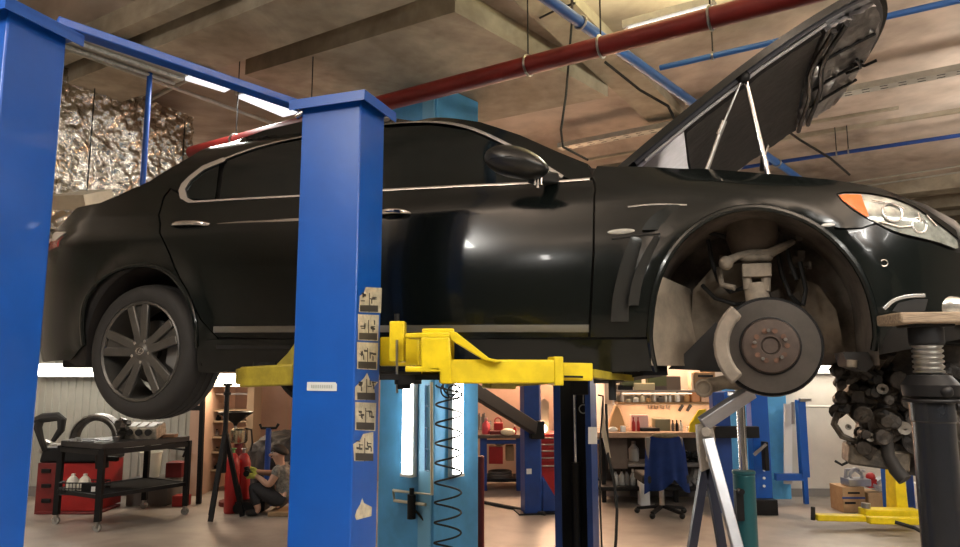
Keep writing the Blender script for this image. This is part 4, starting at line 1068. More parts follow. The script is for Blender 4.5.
b = B(); b.prism([(-.125, -.08, zt - .036), (.10, -.09, zt - .034), (.118, -.06, zt - .036), (.115, .09, zt - .036), (-.11, .09, zt - .036), (-.13, -.03, zt - .036)], (0, 0, .036)); b.build('wooden_pad', mat('weathered wood', (.33, .25, .17), .75, var=.5, scale=9, stretch=(1, 14, 14), bump=.4), js, bevel=.006)
B().cyl((0, 0, 0), (0, 0, .012), .18).build('base_plate', BLKM, js)
# gearbox jack: teal body with chrome rod
p = at(744, 480, 3.05); tj = thing('transmission_jack', 'teal hydraulic jack with chrome rod standing under the front brake', 'jack', (p.x, 3.05, 0))
zr = at(742, 394, 3.05).z; zb = at(744, 474, 3.05).z
B().cyl((0, 0, .08), (0, 0, zb), .045, n=24).cyl((0, 0, zb), (0, 0, zb + .015), .048).build('cylinder', TEAL, tj, bevel=.004)
B().cyl((0, 0, zb), (0, 0, zr), .018).build('rod', CHROME, tj)
B().box((0, 0, zr), (.08, .08, .02)).cyl((0, 0, zr), (0, 0, zr + .08), .02).build('saddle', STEEL, tj, bevel=.003)
b = B()
for k in range(4):
    a = k * math.pi / 2 + .4; b.bar((0, 0, .10), (.32 * math.cos(a), .32 * math.sin(a), .05), .05, .04); b.cyl((.32 * math.cos(a), .32 * math.sin(a) - .01, .025), (.32 * math.cos(a), .32 * math.sin(a) + .01, .025), .025)
b.build('base', TEAL, tj, bevel=.004)
B().box((-.04, -.04, zb - .12), (.03, .03, .12)).cyl((-.04, -.05, zb - .06), (-.04, -.08, zb - .06), .012).build('valve', BLKM, tj)
# aluminium hinged lever on dark legs
p = floor_at(712, 2.9); al = thing('support_stand', 'folding aluminium arm with dark legs leaning under the front suspension', 'stand', (p.x, 2.9, 0))
Q = lambda x, y, D=2.85: at(x, y, D)
B().bar(Q(702, 424), Q(752, 391), .035, .055, up=(0, -.3, 1)).build('upper_arm', ALU, al, world=True, bevel=.004)
B().bar(Q(708, 438, 2.82), Q(741, 560, 2.7), .025, .042, up=(1, 0, 0)).build('lower_arm', ALU, al, world=True, bevel=.004)
b = B(); b.prism([Q(697, 425), Q(712, 421), Q(716, 440), Q(711, 468), Q(702, 472), Q(699, 450)], (0, .03, 0)); b.cyl(Q(706, 432, 2.86), Q(706, 432, 2.80), .02).cyl(Q(709, 459, 2.86), Q(709, 459, 2.80), .014)
b.build('hinge_plate', mat('dull steel', (.34, .31, .27), .5, .6, var=.3, scale=15), al, world=True, bevel=.003)
b = B()
for x0, x1 in ((705, 692), (708, 722)):
    a = Q(x0, 466, 2.9); c = Q(x1, 547, 2.9); d = (c - a); k = a.z / -d.z; b.bar(a, a + d * k, .03, .032, up=(1, 0, 0))
b.build('leg', mat('dark blue black metal', (.012, .015, .03), .4), al, world=True)
b = B().cyl(floor_at(875, 5.6) + Vz(0, 0, .12), floor_at(875, 5.6) + Vz(0, 0, .16), .13).cyl(floor_at(875, 5.6), floor_at(875, 5.6) + Vz(0, 0, .12), .04).cyl(floor_at(875, 5.6), floor_at(875, 5.6) + Vz(0, 0, .02), .12)
# pad height chosen so it peeks over the frame edge
o = b.build('floor_stool', BLKM, bevel=.004); tag(o, 'low black round pad on the floor at the lower right edge', 'stool')
sz = at(875, 541, 5.6).z
o.location.z = 0

# ------------------------------------------------------------------ back right bay
WY = 9.4
def bp(px, py, D): return at(px, py, D)
def ibox(px0, py0, px1, py1, D, dep):
    a = at(px0, py0, D); c = at(px1, py1, D); return Vector(((a.x + c.x) / 2, D + dep / 2, (a.z + c.z) / 2)), (abs(c.x - a.x), dep, abs(a.z - c.z))
def obox(name, px, D, dep, m, label=None, cat=None, group=None, parent=None, bevel=.006, taper=1, base=None):
    c, s = ibox(*px, D, dep)
    if base is not None: top = c.z + s[2] / 2; s = (s[0], s[1], top - base); c.z = base + s[2] / 2
    b = B().box(c, s, taper=taper)
    o = b.build(name, m, parent, world=parent is not None, bevel=min(bevel, min(s) * .2))
    if parent is None: tag(o, label, cat, group)
    return o
# blue door / panel beside the column
struct(obox('wall_pier', (716, 388, 792, 500), 9.2, .18, LBLUE, 'light blue painted wall pier behind the teal jack', 'pier', base=0))
t = thing('lift_column', 'blue lift column with black crossbar beside the light blue pier', 'car lift', floor_at(762, 8.4))
B().bar(floor_at(762, 8.4) + Vz(0, 0, .0), Vz(floor_at(762, 8.4).x, 8.4, at(762, 392, 8.4).z), .17, .2, up=(1, 0, 0)).build('post', BLUE, t, world=True, bevel=.006)
B().bar(floor_at(724, 8.4), Vz(floor_at(724, 8.4).x, 8.4, at(724, 392, 8.4).z), .14, .2, up=(1, 0, 0)).build('post', DBLUE, t, world=True, bevel=.006)
B().bar(at(722, 395, 8.4), at(768, 392, 8.4), .15, .08).build('top_beam', BLUE, t, world=True)
B().bar(at(714, 432, 8.25), at(758, 432, 8.25), .1, .13).build('black_crossbar', BLKM, t, world=True, bevel=.006)
obox('control_box', (764, 442, 770, 471), 8.15, .1, BLKM, parent=t)
B().bar(at(754, 455, 8.1), at(766, 444, 8.1), .03, .03).build('lever', STEEL, t, world=True)
g = B()
for y in (462, 470, 478, 486): 
    q = at(764, y, 8.29); g.cyl(q, q + Vz(0, -.01, 0), .015)
g.build('post_bolts', WHITE, t, world=True)
obox('foot_plate', (752, 500, 778, 504), 8.2, .5, BLKM, parent=t, base=0)
t = thing('steel_frame', 'narrow blue steel frame against the white back wall', 'frame', floor_at(800, 8.9))
xa = at(800, 400, 8.9); xb = at(800, 490, 8.9)
B().bar(Vz(xa.x, 8.9, .32), Vz(xa.x, 8.9, xa.z), .1, .09, up=(1, 0, 0)).bar(Vz(at(776, 488, 8.9).x, 8.9, .32), Vz(xa.x, 8.9, .32), .08, .08).bar(Vz(xa.x, 8.9, 0), Vz(xa.x, 8.9, .32), .05, .05, up=(1, 0, 0)).build('frame', BLUE, t, world=True)
B().bar(at(788, 404, 8.95), at(788, 484, 8.95), .02, .1, up=(1, 0, 0)).build('pale_board', WHITE, t, world=True)
B().box((at(805, 400, 8.85)), (.14, .05, .04)).cyl(at(793, 402, 8.86), at(793, 424, 8.86), .02).build('bracket', STEEL, t, world=True)
o = B().cyl(at(775, 406, 9.3), at(1000, 409, 9.3), .018, n=8).tube([at(770, 404, 9.3), at(700, 400, 9.3)], .012, 8).build('wall_pipe', mat('pale pipe', (.5, .48, .43), .5)); tag(o, 'thin pale horizontal pipe on the white back wall', 'pipe')
# wall light strips
def strip_light(label, px0, px1, py, D, m, h=.1, pw=0, col=(1, 1, 1)):
    a, c = at(px0, py, D), at(px1, py, D); t = thing('wall_lamp', label, 'lamp', a)
    B().bar(a + Vz(0, .05, 0), c + Vz(0, .05, 0), .06, h + .05).build('housing', WHITE, t, world=True)
    for s_ in (-1, 1): B().cyl(a + Vz(0, 0, s_ * h * .28), c + Vz(0, 0, s_ * h * .28), h * .22, n=8).build('tube', m, t, world=True)
    if pw: area('lamp_light', (a + c) / 2 + Vz(0, -.08, 0), (c - a).length, pw * .45, col, (R(90), 0, 0), .1); area('lamp_light', (a + c) / 2 + Vz(0, -.08, 0), (c - a).length, pw * 1.5, col, (R(-50), 0, 0), .1)
TUBEB = mat('bright wall tube', (1, 1, 1), .5, emit=(1, .93, .82), estr=9)
strip_light('long lit lamp high on the corrugated wall at the left, just under the boot', 36, 180, 370, 9.35, TUBEB, .13, 5, (1, .93, .82))
strip_light('lit lamp on the back wall between the rear wheel and the near lift column', 196, 240, 380, 9.6, mat('warm wall tube', (1, 1, 1), .5, emit=(1, .80, .58), estr=8), .13, 12, (1, .75, .5))
strip_light('lit lamp high on the white back wall right of the brake disc', 792, 862, 366, 9.3, TUBEB, .14, 8, (1, .92, .78))
# peach glow lamp over the middle bench, hidden by the car
strip_light('lit warm lamp over the middle workbench, hidden by the car', 490, 590, 345, 10.5, TUBEW, .1, 48, (1, .62, .40))
strip_light('lit warm lamp over the shelves, hidden by the car', 622, 700, 345, 9.3, TUBEW, .1, 22, (1, .62, .38))
sl0, sl1 = at(622, 393.5, 9.14), at(716, 393.5, 9.14)
o = B().bar(sl0, sl1, .03, .012).build('fill_strip', mat('faint warm strip', (1, 1, 1), .5, emit=(1, .75, .5), estr=1.2)); tag(o, 'thin warm fill strip added under the upper wall shelf', 'lamp')  # faintly glowing strip added to warm the shelves
area('lamp_light', (at(622, 406, 9.12) + at(716, 406, 9.12)) / 2, 1.2, 7, (1, .66, .42), (R(25), 0, 0), .06)  # light added below the lower board to warm pegboard and worktop

# --- right workbench unit with shelves
D = 8.9
wb = thing('workbench', 'long workbench with brown worktop under the back wall shelves', 'workbench', floor_at(655, 9.05))
obox('worktop', (598, 432.5, 716, 438), 8.65, .7, mat('worn brown worktop', (.30, .19, .12), .6, var=.3, scale=6), parent=wb)
BR = mat('brown grey panel', (.11, .085, .07), .7, var=.2, scale=5)
for x in (604, 676, 712):
    b = B().bar(floor_at(x, 9.0), floor_at(x, 9.0) + Vz(0, 0, .82), .05, .05, up=(1, 0, 0)).build('leg', BLKM, wb, world=True)
obox('lower_shelf', (600, 487, 716, 491), 8.8, .5, BLKM, parent=wb)
obox('middle_shelf', (628, 464, 716, 467), 8.8, .5, mat('grey shelf', (.18, .16, .15), .6), parent=wb)
obox('door_panel', (608, 438, 628, 469), 8.82, .03, BR, parent=wb)
obox('back_panel', (600, 438, 716, 490), 9.36, .02, mat('dark back panel', (.05, .042, .036), .8), parent=wb)
# wall board + shelves
wsD = 9.1
hs = thing('wall_shelf', 'lower of two wall shelves over the long workbench, crowded with small parts', 'shelf', at(660, 404, wsD))
obox('board', (618, 402.5, 718, 404.5), wsD, .28, WOOD, parent=hs)
obox('bracket', (622, 391, 624, 402), wsD + .1, .15, WHITE, parent=hs); obox('bracket', (654, 391, 656, 402), wsD + .1, .15, WHITE, parent=hs)
hs2 = thing('wall_shelf', 'upper of two wall shelves over the long workbench, holding crates and boxes', 'shelf', at(660, 392, wsD))
obox('board', (616, 390, 722, 392), wsD, .28, mat('grey shelf board', (.30, .27, .24), .6), parent=hs2)
obox('bracket', (612, 372, 615, 405), wsD + .2, .06, WHITE, parent=hs2)
obox('pegboard', (616, 405, 716, 432), 9.36, .02, mat('tan pegboard', (.42, .31, .22), .8, var=.2, scale=3), 'tan board on the wall between worktop and shelf', 'board')
GRN = mat('olive crate', (.10, .12, .05), .6); GRY = mat('grey plastic', (.14, .13, .12), .6)
def item(kind, px, m, label, cat, D=9.12, dep=.16, **k): return obox(kind, px, D, dep, m, label, cat, **k)
item('crate', (622, 371, 642, 387), GRN, 'olive green crate at the left end of the upper shelf', 'crate')
item('crate', (648, 373, 667, 386), GRN, 'olive green crate at the middle of the upper shelf', 'crate')
item('tray', (618, 385, 633, 390), BLKM, 'flat black tray under the left olive crate on the upper shelf', 'tray')
item('tray', (648, 386, 667, 390), BR, 'flat brown tray under the middle olive crate on the upper shelf', 'tray')
item('carton', (634, 383, 655, 390), mat('pale yellow card', (.50, .47, .30), .8), 'pale yellow flat carton on the upper shelf', 'box', D=9.08, dep=.03)
item('carton', (666, 376, 681, 390), mat('taupe card', (.17, .13, .10), .8), 'taupe carton on the upper shelf beside the light upright', 'box')
item('carton', (694, 372, 716, 389), CARD, 'brown cardboard carton at the right end of the upper shelf', 'box')
q = B().prism([(at(698, 375, 9.11).x, 9.115, at(698, 375, 9.11).z), (at(713, 375, 9.11).x, 9.115, at(713, 375, 9.11).z), (at(713, 377, 9.11).x, 9.115, at(713, 377, 9.11).z), (at(698, 377, 9.11).x, 9.115, at(698, 377, 9.11).z)], (0, -.01, 0))
tag(q.build('carton_tape', BLKM, smooth=False), 'dark tape stripe on the carton at the right end of the upper shelf', 'tape')
item('upright', (691, 372, 694, 391), mat('cream upright finish', (.75, .60, .42), .5), 'thin cream upright between the boxes on the upper shelf', 'post', base=None)  # one even cream base colour
b = B(); c = at(671, 386.5, 9.17); b.ball(c, .05, (1, .8, .8)).ball(c + Vz(.05, 0, .05), .035).ball(c + Vz(-.05, 0, -.02), .03); tag(b.build('rag', WHITE), 'crumpled white rag with black spots on the upper shelf', 'rag')
random.seed(5)
def bottle(px, D, m, label, lid=BLKM, group=None, cat='bottle'):
    x0, y0, x1, y1 = px; a = at((x0 + x1) / 2, y1, D); tp = at((x0 + x1) / 2, y0, D); r = abs(at(x1, y1, D).x - at(x0, y1, D).x) / 2; h = tp.z - a.z
    t = thing('bottle', label, cat, a, 0, group)
    B().lathe([(r * .9, 0), (r, .01), (r, h * .62), (r * .4, h * .8), (r * .35, h * .9), (.001, h * .9)], n=14).build('body', m, t)
    B().cyl((0, 0, h * .86), (0, 0, h), r * .42, n=10).build('cap', lid, t)
    return t
# lower shelf contents: small things
cols = [WHITE, CREAM, PINK, RED, GRY, CARD, TAN, BLUE]
names = ['white', 'cream', 'pink', 'red', 'grey', 'brown', 'tan', 'blue']
k = 0
spec_ = [(626, 398, 631, 402, 1), (633, 396, 639, 402, 0), (640, 394, 645, 402, 1), (646, 397, 651, 402, 6), (657, 396, 664, 402, 4), (665, 393, 667, 402, 0), (669, 394, 671.5, 402, 0), (675, 392, 680, 402, 0), (684, 393, 690, 402, 6)]
lab_ = ['small cream pot at the left end of the lower shelf', 'small white pot second from the left on the lower shelf', 'cream pot beside the shelf bracket on the lower shelf', 'low tan pot left of centre on the lower shelf', 'grey pot at the centre of the lower shelf', 'thin white tube just right of the grey pot on the lower shelf', 'thin white tube left of the white boxes on the lower shelf', 'white pot in front of the orange boxes on the lower shelf', 'tan pot at the orange boxes on the lower shelf']
for (x0, y0, x1, y1, c), l_ in zip(spec_, lab_): bottle((x0, y0, x1, y1), 9.2, cols[c], l_, cat='pot')
item('carton', (692, 391.5, 700, 402), mat('orange card', (.62, .30, .14), .7), 'orange carton on the lower shelf', 'box'); item('carton', (701, 392, 712, 402), mat('cream orange card', (.70, .48, .32), .7), 'pale orange carton right of the orange one on the lower shelf', 'box')
item('carton', (713, 396, 722, 402), RED, 'red box at the right end of the lower shelf', 'box')
# worktop contents
wD = 8.85
b = B(); b.prism([at(608, 432, wD), at(628, 432, wD), at(625, 424, wD), at(620, 408, wD), at(616, 405, wD), at(612, 415, wD)], (0, .12, 0)); tag(b.build('tan_cloth', TAN, bevel=.01), 'tan cloth hanging in a cone over the left end of the long worktop', 'cloth')
o = B().ball(at(613, 429.5, 8.8), .06, (1.0, .8, .6)).build('white_lump', WHITE); tag(o, 'rounded white cup lying at the left end of the long worktop', 'cup')
item('carton', (621, 426, 626, 433), WHITE, 'small white box in front of the red sign board', 'box', D=8.72, dep=.06)
t = thing('poster_box', 'white box with two red upright marks standing on the long worktop', 'box', at(640, 433, wD))
obox('box', (631, 415, 649, 433), wD + .05, .1, mat('pinkish white card', (.66, .45, .40), .6), parent=t)
bottle((632, 417, 635.5, 432), wD - .02, RED, 'taller red spray bottle in front of the pinkish box', RED); bottle((637, 417, 640, 432), wD - .02, RED, 'second red spray bottle, right of the other', RED)
item('tool_case', (641, 428, 660, 433), BLKM, 'low black case on the long worktop beside the pinkish box', 'case', D=8.8)
item('bin', (655, 419, 671, 432), mat('olive grey tin', (.22, .21, .13), .6), 'olive grey tin with dark lid on the long worktop', 'tin', D=8.9, dep=.2)
for x, c, l_ in ((673, GRY, 'grey bottle right of the olive tin'), (677, BLKM, 'black bottle right of the olive tin'), (681, WHITE, 'white spray bottle with black cap on the long worktop')): bottle((x - 1.6, 420, x + 1.9, 432), wD, c, l_)
item('carton', (688, 427, 694, 433), WHITE, 'small white box near the yellow funnel', 'box', D=8.8, dep=.08); item('toolbox', (695, 428, 703, 434), BLKM, 'small black box under the yellow funnel', 'box', D=8.8, dep=.1)
b = B(); b.prism([at(689, 432.5, 8.7), at(690, 424, 8.7), at(699, 410, 8.7), at(706, 409, 8.7), at(704, 432.5, 8.7)], (0, .03, 0)); tag(b.build('yellow_board', YEL, smooth=False), 'bright yellow triangular sign leaning at the right of the long worktop', 'sign')
b = B()
for x in (650, 656, 662, 668): b.tube([at(x - 1, 405, 9.355), at(x - 1.5, 408, 9.32), at(x + 1, 409, 9.32), at(x + 2, 406, 9.355)], .008, 6)
tag(b.build('hook_rack', STEEL), 'row of small steel hooks under the lower shelf', 'hooks')
for x, l_ in ((682, 'left of two black pliers hanging under the lower shelf'), (690, 'right of two black pliers hanging under the lower shelf')):
    o = B().bar(at(x - 3, 411, 9.345), at(x + 1, 405, 9.345), .02, .035).build('pliers', BLKM); tag(o, l_, 'pliers')
# under the worktop
jug_l = ['clear jug nearest the left end under the long workbench', 'second pale jug under the long workbench', 'third jug under the long workbench, grey', 'fourth jug under the long workbench, bluish']
for i, (x, c) in enumerate(((616, WHITE), (622, WHITE), (627, GRY), (633, WHITE))): bottle((x - 2.6, 469, x + 2.6, 487), 8.95, mat('cloudy plastic', (.33, .34, .33), .4) if c is WHITE else c, jug_l[i], WHITE if i == 3 else BLKM, cat='jug')
bottle((629, 441, 639, 461), 9.0, MATS['cloudy plastic'], 'big cloudy canister on the shelf beside the brown panel', GRY, cat='canister')
item('canister', (640, 480, 650, 497), WHITE, 'white canister with red foot on the floor before the long workbench', 'canister', D=8.75, dep=.16, base=.0)
random.seed(9)
t = thing('parts_pile', 'dark jumble of parts on the right shelf under the long workbench', 'parts', at(692, 464, 8.9)); b = B()
for k in range(26): b.ball(at(random.uniform(680, 708), random.uniform(452, 462), random.uniform(8.9, 9.1)), random.uniform(.03, .06), (random.uniform(.7, 1.6), 1, random.uniform(.5, 1)), 1)
b.build('parts', BLKM, t, world=True); t['kind'] = 'stuff'
t = thing('parts_pile', 'grey and white jumble of parts low under the long workbench', 'parts', at(690, 487, 8.9)); b = B()
for k in range(26): b.box(at(random.uniform(655, 708), random.uniform(471, 486), random.uniform(8.9, 9.1)), (random.uniform(.04, .14), .08, random.uniform(.03, .1)), rz=random.random(), ry=random.random())
b.build('parts', mat('mixed grey parts', (.30, .29, .27), .6, rgb2=(.03, .03, .03), scale=7), t, world=True); t['kind'] = 'stuff'
# office chair with a blue jacket
ch = floor_at(664, 8.15); t = thing('office_chair', 'dark office chair with its back to us, before the long workbench', 'chair', ch)
cz = at(663, 478, 8.15).z
B().box((0, 0.1, .42), (.52, .46, .10)).build('seat', BLKR, t, bevel=.02)
zt = at(663, 436, 8.15).z
B().box((0, -.10, (zt + .5) / 2), (.42, .05, zt - .5)).build('backrest', GRY, t, bevel=.02)
B().cyl((0, .08, .08), (0, .08, .4), .03).build('gas_stem', STEEL, t)
b = B()
for k in range(5):
    a = 2 * math.pi * k / 5 + .3; e = Vector((math.cos(a) * .28, .08 + math.sin(a) * .28, .06)); b.bar((0, .08, .1), e, .04, .03); b.ball((e.x, e.y, .035), .034)
b.build('star_base', BLKM, t)
b = B(); bm = b.bm; g = []
tl, bl = at(652, 436, 8.0), at(645, 480, 8.0)
for i in range(25):
    u = i / 24; row = []
    for j in range(15):
        v = j / 14; x = (-.19 + .40 * u) * (1 + .32 * v ** .6) ; 
        hem = -.60 * v if not .42 < u < .85 else -.60 * v * (.80 + .2 * abs(u - .63) / .21)
        y = -.155 - .03 * math.cos(u * math.pi * 7) * v - .02 * v; row.append(bm.verts.new((x, y + .06 * (abs(u - .5) * 2) ** 3, zt + .03 + hem - .05 * (abs(u - .5) * 2) ** 3)))
    g.append(row)
for i in range(24):
    for j in range(14): bm.faces.new((g[i][j], g[i + 1][j], g[i + 1][j + 1], g[i][j + 1]))
ext = bmesh.ops.solidify(bm, geom=bm.faces[:], thickness=.012)
b.bm.transform(Matrix.Translation(ch)); o = b.build('jacket', mat('blue work cloth', (.012, .045, .22), .85, var=.25, scale=6), ang=80); tag(o, 'blue work jacket hung over the office chair', 'jacket')
b = B().ball(ch + Vz(0, -.15, zt + .02), .06, (2.6, .8, .5)); tag(b.build('khaki_scarf', mat('khaki cloth', (.16, .13, .08), .9, var=.4, scale=20)), 'khaki cloth strip on top of the office chair back', 'cloth')
# cables to the right of the far lift column
b = B().tube([at(606, 404, 6), at(607, 430, 6), at(608, 455, 5.9), at(614, 480, 5.9), at(617, 510, 5.8), at(616, 540, 5.7), at(612, 580, 5.6)], .012, 6); tag(b.build('hanging_cable', BLKR), 'black cable curving down behind the far lift column', 'cable')
b = B().tube([at(598, 395, 5.6), at(603, 396, 5.6), at(603, 405, 5.6), at(600, 440, 5.6), at(600, 500, 5.6), at(603, 580, 5.5)], .007, 6); tag(b.build('hanging_cable', BLKR), 'thin black cable close along the far lift column', 'cable')
b = B().prism([at(601, 410, 5.9), at(603, 400, 5.9), at(606, 430, 5.9), at(611, 458, 5.9), at(607, 455, 5.9), at(602, 432, 5.9)], (0, .03, 0)); tag(b.build('hanging_rag', mat('beige rag', (.55, .47, .36), .9)), 'long beige rag hanging beside the far lift column', 'rag')

# --- middle bench
mb = thing('workbench', 'blue legged workbench on the back wall left of the deep lift column', 'workbench', floor_at(505, 10.05))
obox('worktop', (474, 435, 600, 438.5), 9.75, .7, mat('dark worn worktop', (.09, .065, .05), .6, var=.3, scale=8), parent=mb)
for x0, x1 in ((480, 487), (516, 523), (548, 553)): obox('leg', (x0, 438, x1, 482), 9.8, .1, DBLUE, parent=mb, base=0)
obox('crossbar', (480, 440, 600, 444), 9.82, .06, DBLUE, parent=mb)
obox('lower_shelf', (480, 479, 600, 482), 9.82, .5, BLKM, parent=mb)
bottle((482, 418, 490, 435), 9.9, PINK, 'pinkish red bottle at the left end of the middle workbench', mat('pale pink', (.6, .3, .28), .5))
t = thing('tool_case', 'small red case with carry handle on the middle workbench', 'case', at(498, 435, 9.9))
obox('body', (494, 423, 503, 432), 9.88, .2, RED, parent=t); B().torus(at(498, 421, 9.95), .045, .008, (0, 1, 0), 16, 6).build('handle', RED, t, world=True)
item('tray', (490, 431, 514, 435.3), DRED, 'low dark red tray on the middle workbench', 'tray', D=9.8)
o = B().ball(at(508, 432, 9.75), .07, (1.5, 1, .7)).build('bread_bag', CREAM); tag(o, 'rounded cream bag on the middle workbench', 'bag')
bottle((513, 425, 516.5, 435), 9.85, RED, 'slim red and white bottle at the right end of the middle workbench', WHITE)
b = B(); random.seed(4)
for k in range(9): b.tube([at(479 + k * 1.4, 430, 10.2), at(478 + k * 1.6, 420 + random.uniform(-8, 4), 10.3)], .012, 6)
tag(b.build('brush_bundle', GRY), 'bundle of dark brushes behind the pinkish red bottle', 'brushes')
item('toolbox', (489, 447, 503, 464), RED, 'red box hanging under the middle workbench', 'box', D=9.9, dep=.2)
item('carton', (506, 446, 514, 461), CARD, 'brown carton under the middle workbench', 'box', D=9.95, dep=.2)
o = B().ball(at(500, 443, 9.9), .06, (1.3, 1, .7)).build('grey_bag', GRY); tag(o, 'small grey bag above the hanging red box', 'bag')
t = thing('coiled_hose', 'stacked coils of dark hose under the middle workbench', 'hose', at(500, 480, 10)); b = B()
for k in range(4): b.torus(at(500, 479 - k * 2.4, 10.05), .18 - .01 * k, .02, (0, 0, 1), 24, 6)
b.build('coils', mat('grey hose', (.12, .11, .10), .6), t, world=True)
o = B().ball(at(478, 470, 10.2), .16, (.6, 1, 1)).build('dark_sack', GRY); tag(o, 'dark sack at the left end under the middle workbench', 'sack')
# red tool chest and lamp
tc_ = thing('tool_chest', 'red drawer chest behind the deep lift column', 'tool chest', floor_at(548, 9.4))
obox('body', (538, 434, 560, 486), 9.3, .4, RED, parent=tc_, base=.03)
for y in (437, 443.5, 450, 457, 465): 
    d_ = obox('drawer', (539, y, 559, y + 5.2), 9.28, .03, RED, parent=tc_); obox('handle', (540, y + .6, 558, y + 1.7), 9.25, .03, STEEL, parent=d_)
t = thing('work_lamp', 'small lit round work lamp on the red drawer chest', 'lamp', at(543, 434, 9.35))
B().cyl(at(543, 434, 9.35), at(543, 430, 9.35), .02).build('stem', STEEL, t, world=True)
B().ball(at(543, 428.5, 9.33), .055).build('bulb', mat('lit bulb', (1, 1, 1), .5, emit=(1, .78, .5), estr=14), t, world=True)
area('lamp_light', at(543, 428.5, 9.2), .1, 4, (1, .6, .35), (R(-70), 0, 0))
b = B(); b.prism([at(536, 434, 9.42), at(549, 434, 9.42), at(549, 402, 9.42), at(544, 398, 9.42), at(540, 402, 9.42), at(537, 412, 9.42)], (0, .03, 0)); tag(b.build('leaning_board', mat('pale wooden board', (.45, .32, .22), .7)), 'pale rounded board standing on the red drawer chest', 'board')
o = B().cyl(floor_at(474, 9.0) + Vz(0, 0, .02), floor_at(545, 8.2) + Vz(0, 0, .02), .02, n=8).build('floor_pipe', BLKR); tag(o, 'dark hose lying on the floor left of the deep lift column', 'hose')
o = B().cyl(floor_at(481, 6.6), floor_at(481, 6.6) + Vz(0, 0, .85), .03).build('dark_post', DRED); tag(o, 'dark red pipe standing right beside the light blue column', 'pipe')

# --- right corner: cartons, engine part, floor arms
for px, m, l_ in (((842, 487, 866, 508), CARD, 'larger cardboard carton with blue band, under the silver engine part'), ((868, 493, 885, 508), CARD, 'smaller cardboard carton right of the banded one')):
    t = thing('carton', l_, 'box', floor_at((px[0] + px[2]) / 2, 8.5)); obox('box', px, 8.35, .3, m, parent=t, base=0)
    if px[0] == 842: obox('blue_band', (842.5, 497, 865.5, 499), 8.345, .01, DBLUE, parent=t); obox('print', (848, 492, 860, 494), 8.345, .01, BLKM, parent=t); obox('print', (845, 502, 856, 504), 8.345, .01, BLKM, parent=t)
t = thing('engine_part', 'silver cast engine cover lying on the banded carton', 'engine part', at(856, 486, 8.45))
b = B(); c = at(856, 486, 8.45)
b.box(c + Vz(0, 0, .05), (.26, .2, .08)).torus(c + Vz(0, -.02, .13), .07, .018, (0, 1, 0)).bar(c + Vz(-.12, 0, .09), c + Vz(-.1, 0, .2), .03, .03).bar(c + Vz(.12, 0, .09), c + Vz(.12, 0, .2), .03, .03).bar(c + Vz(-.1, 0, .19), c + Vz(.12, 0, .17), .03, .03).bar(c + Vz(-.1, 0, .1), c + Vz(.0, 0, .18), .02, .02).bar(c + Vz(.1, 0, .1), c + Vz(.0, 0, .18), .02, .02)
b.build('casting', ALU, t, world=True, bevel=.006)
t = thing('engine_part', 'red and silver parts piled on the smaller carton', 'engine part', at(876, 493, 8.45)); c = at(876, 492, 8.45)
B().ball(c + Vz(-.05, 0, .17), .055).box(c + Vz(-.05, 0, .1), (.1, .08, .1)).build('red_part', RED, t, world=True)
B().box(c + Vz(.03, 0, .05), (.18, .12, .04), ry=.4).box(c + Vz(.04, 0, .13), (.1, .1, .04), ry=-.6).build('silver_part', ALU, t, world=True)
t = thing('lift_column', 'yellow and blue foot of a lift standing behind the hanging engine', 'car lift', floor_at(897, 7.9))
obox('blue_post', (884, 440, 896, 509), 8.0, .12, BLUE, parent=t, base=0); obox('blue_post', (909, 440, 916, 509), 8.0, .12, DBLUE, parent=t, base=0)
c, s = ibox(893, 470, 911, 510, 7.75, .22); s = (s[0] * .85, s[1], c.z + s[2] / 2); c.z = s[2] / 2
B().box(c, s, taper=.8).build('yellow_carriage', YEL, t, world=True, bevel=.01)
b = B(); b.bar(at(815, 517, 7.55), at(868, 518, 7.55), .12, .06).bar(at(862, 513, 7.6), at(918, 514, 7.6), .16, .10).bar(at(868, 520, 7.4), at(920, 521, 7.4), .08, .07).cyl(at(866, 508, 7.6), at(866, 520, 7.6), .06)
b.build('floor_arm', YEL, t, world=True, bevel=.008)
B().cyl(at(813, 507, 7.55), at(813, 520, 7.55), .022).build('arm_pin', BLKR, t, world=True)
B().cyl(at(866, 508, 7.58), at(866, 503, 7.58), .045).build('arm_hinge', STEEL, t, world=True)
o = B().tube([at(895, 522, 7.2), at(915, 528, 7.1), at(935, 540, 6.8)], .018, 8).build('floor_hose', BLKR); tag(o, 'dark hose on the floor beside the yellow lift arms', 'hose')
o = obox('white_box', (917, 484, 926, 507), 8.2, .2, WHITE, 'white casing just left of the tall black jack post', 'box', base=0)

# ------------------------------------------------------------------ left bay
# red machine with black top and hoop
D = 7.85
t = thing('workshop_machine', 'red workshop machine with black top and black hoop handle, behind the trolley', 'machine', floor_at(68, 8.5))
obox('body', (38, 463, 96, 516), 8.30, .55, RED, parent=t, base=.03, taper=1)
obox('side_drawers', (38, 463, 53, 515), 8.27, .04, DRED, parent=t)
for y in (469, 484, 499): obox('drawer_slot', (41, y, 50, y + 4), 8.25, .03, BLKM, parent=t)
obox('black_top', (39, 448, 100, 463), 8.27, .6, BLKM, parent=t, bevel=.03, taper=.92)
obox('base', (36, 512, 98, 517), 8.25, .5, DRED, parent=t, base=0)
b = B(); b.tube([at(36, 421, 8.25), at(43, 418, 8.25), at(58, 416.5, 8.25), at(62, 420, 8.25), at(61, 430, 8.25), at(53, 441, 8.25)], [.05, .055, .05, .05, .04, .025], 8).tube([at(40, 420, 8.25), at(38, 428, 8.25), at(42, 443, 8.25), at(45, 450, 8.30)], [.05, .045, .03, .03], 8)
b.build('hoop_handle', BLKR, t, world=True)
B().cyl(at(48, 441, 8.30), at(40, 452, 8.30), .03).build('spout', STEEL, t, world=True)
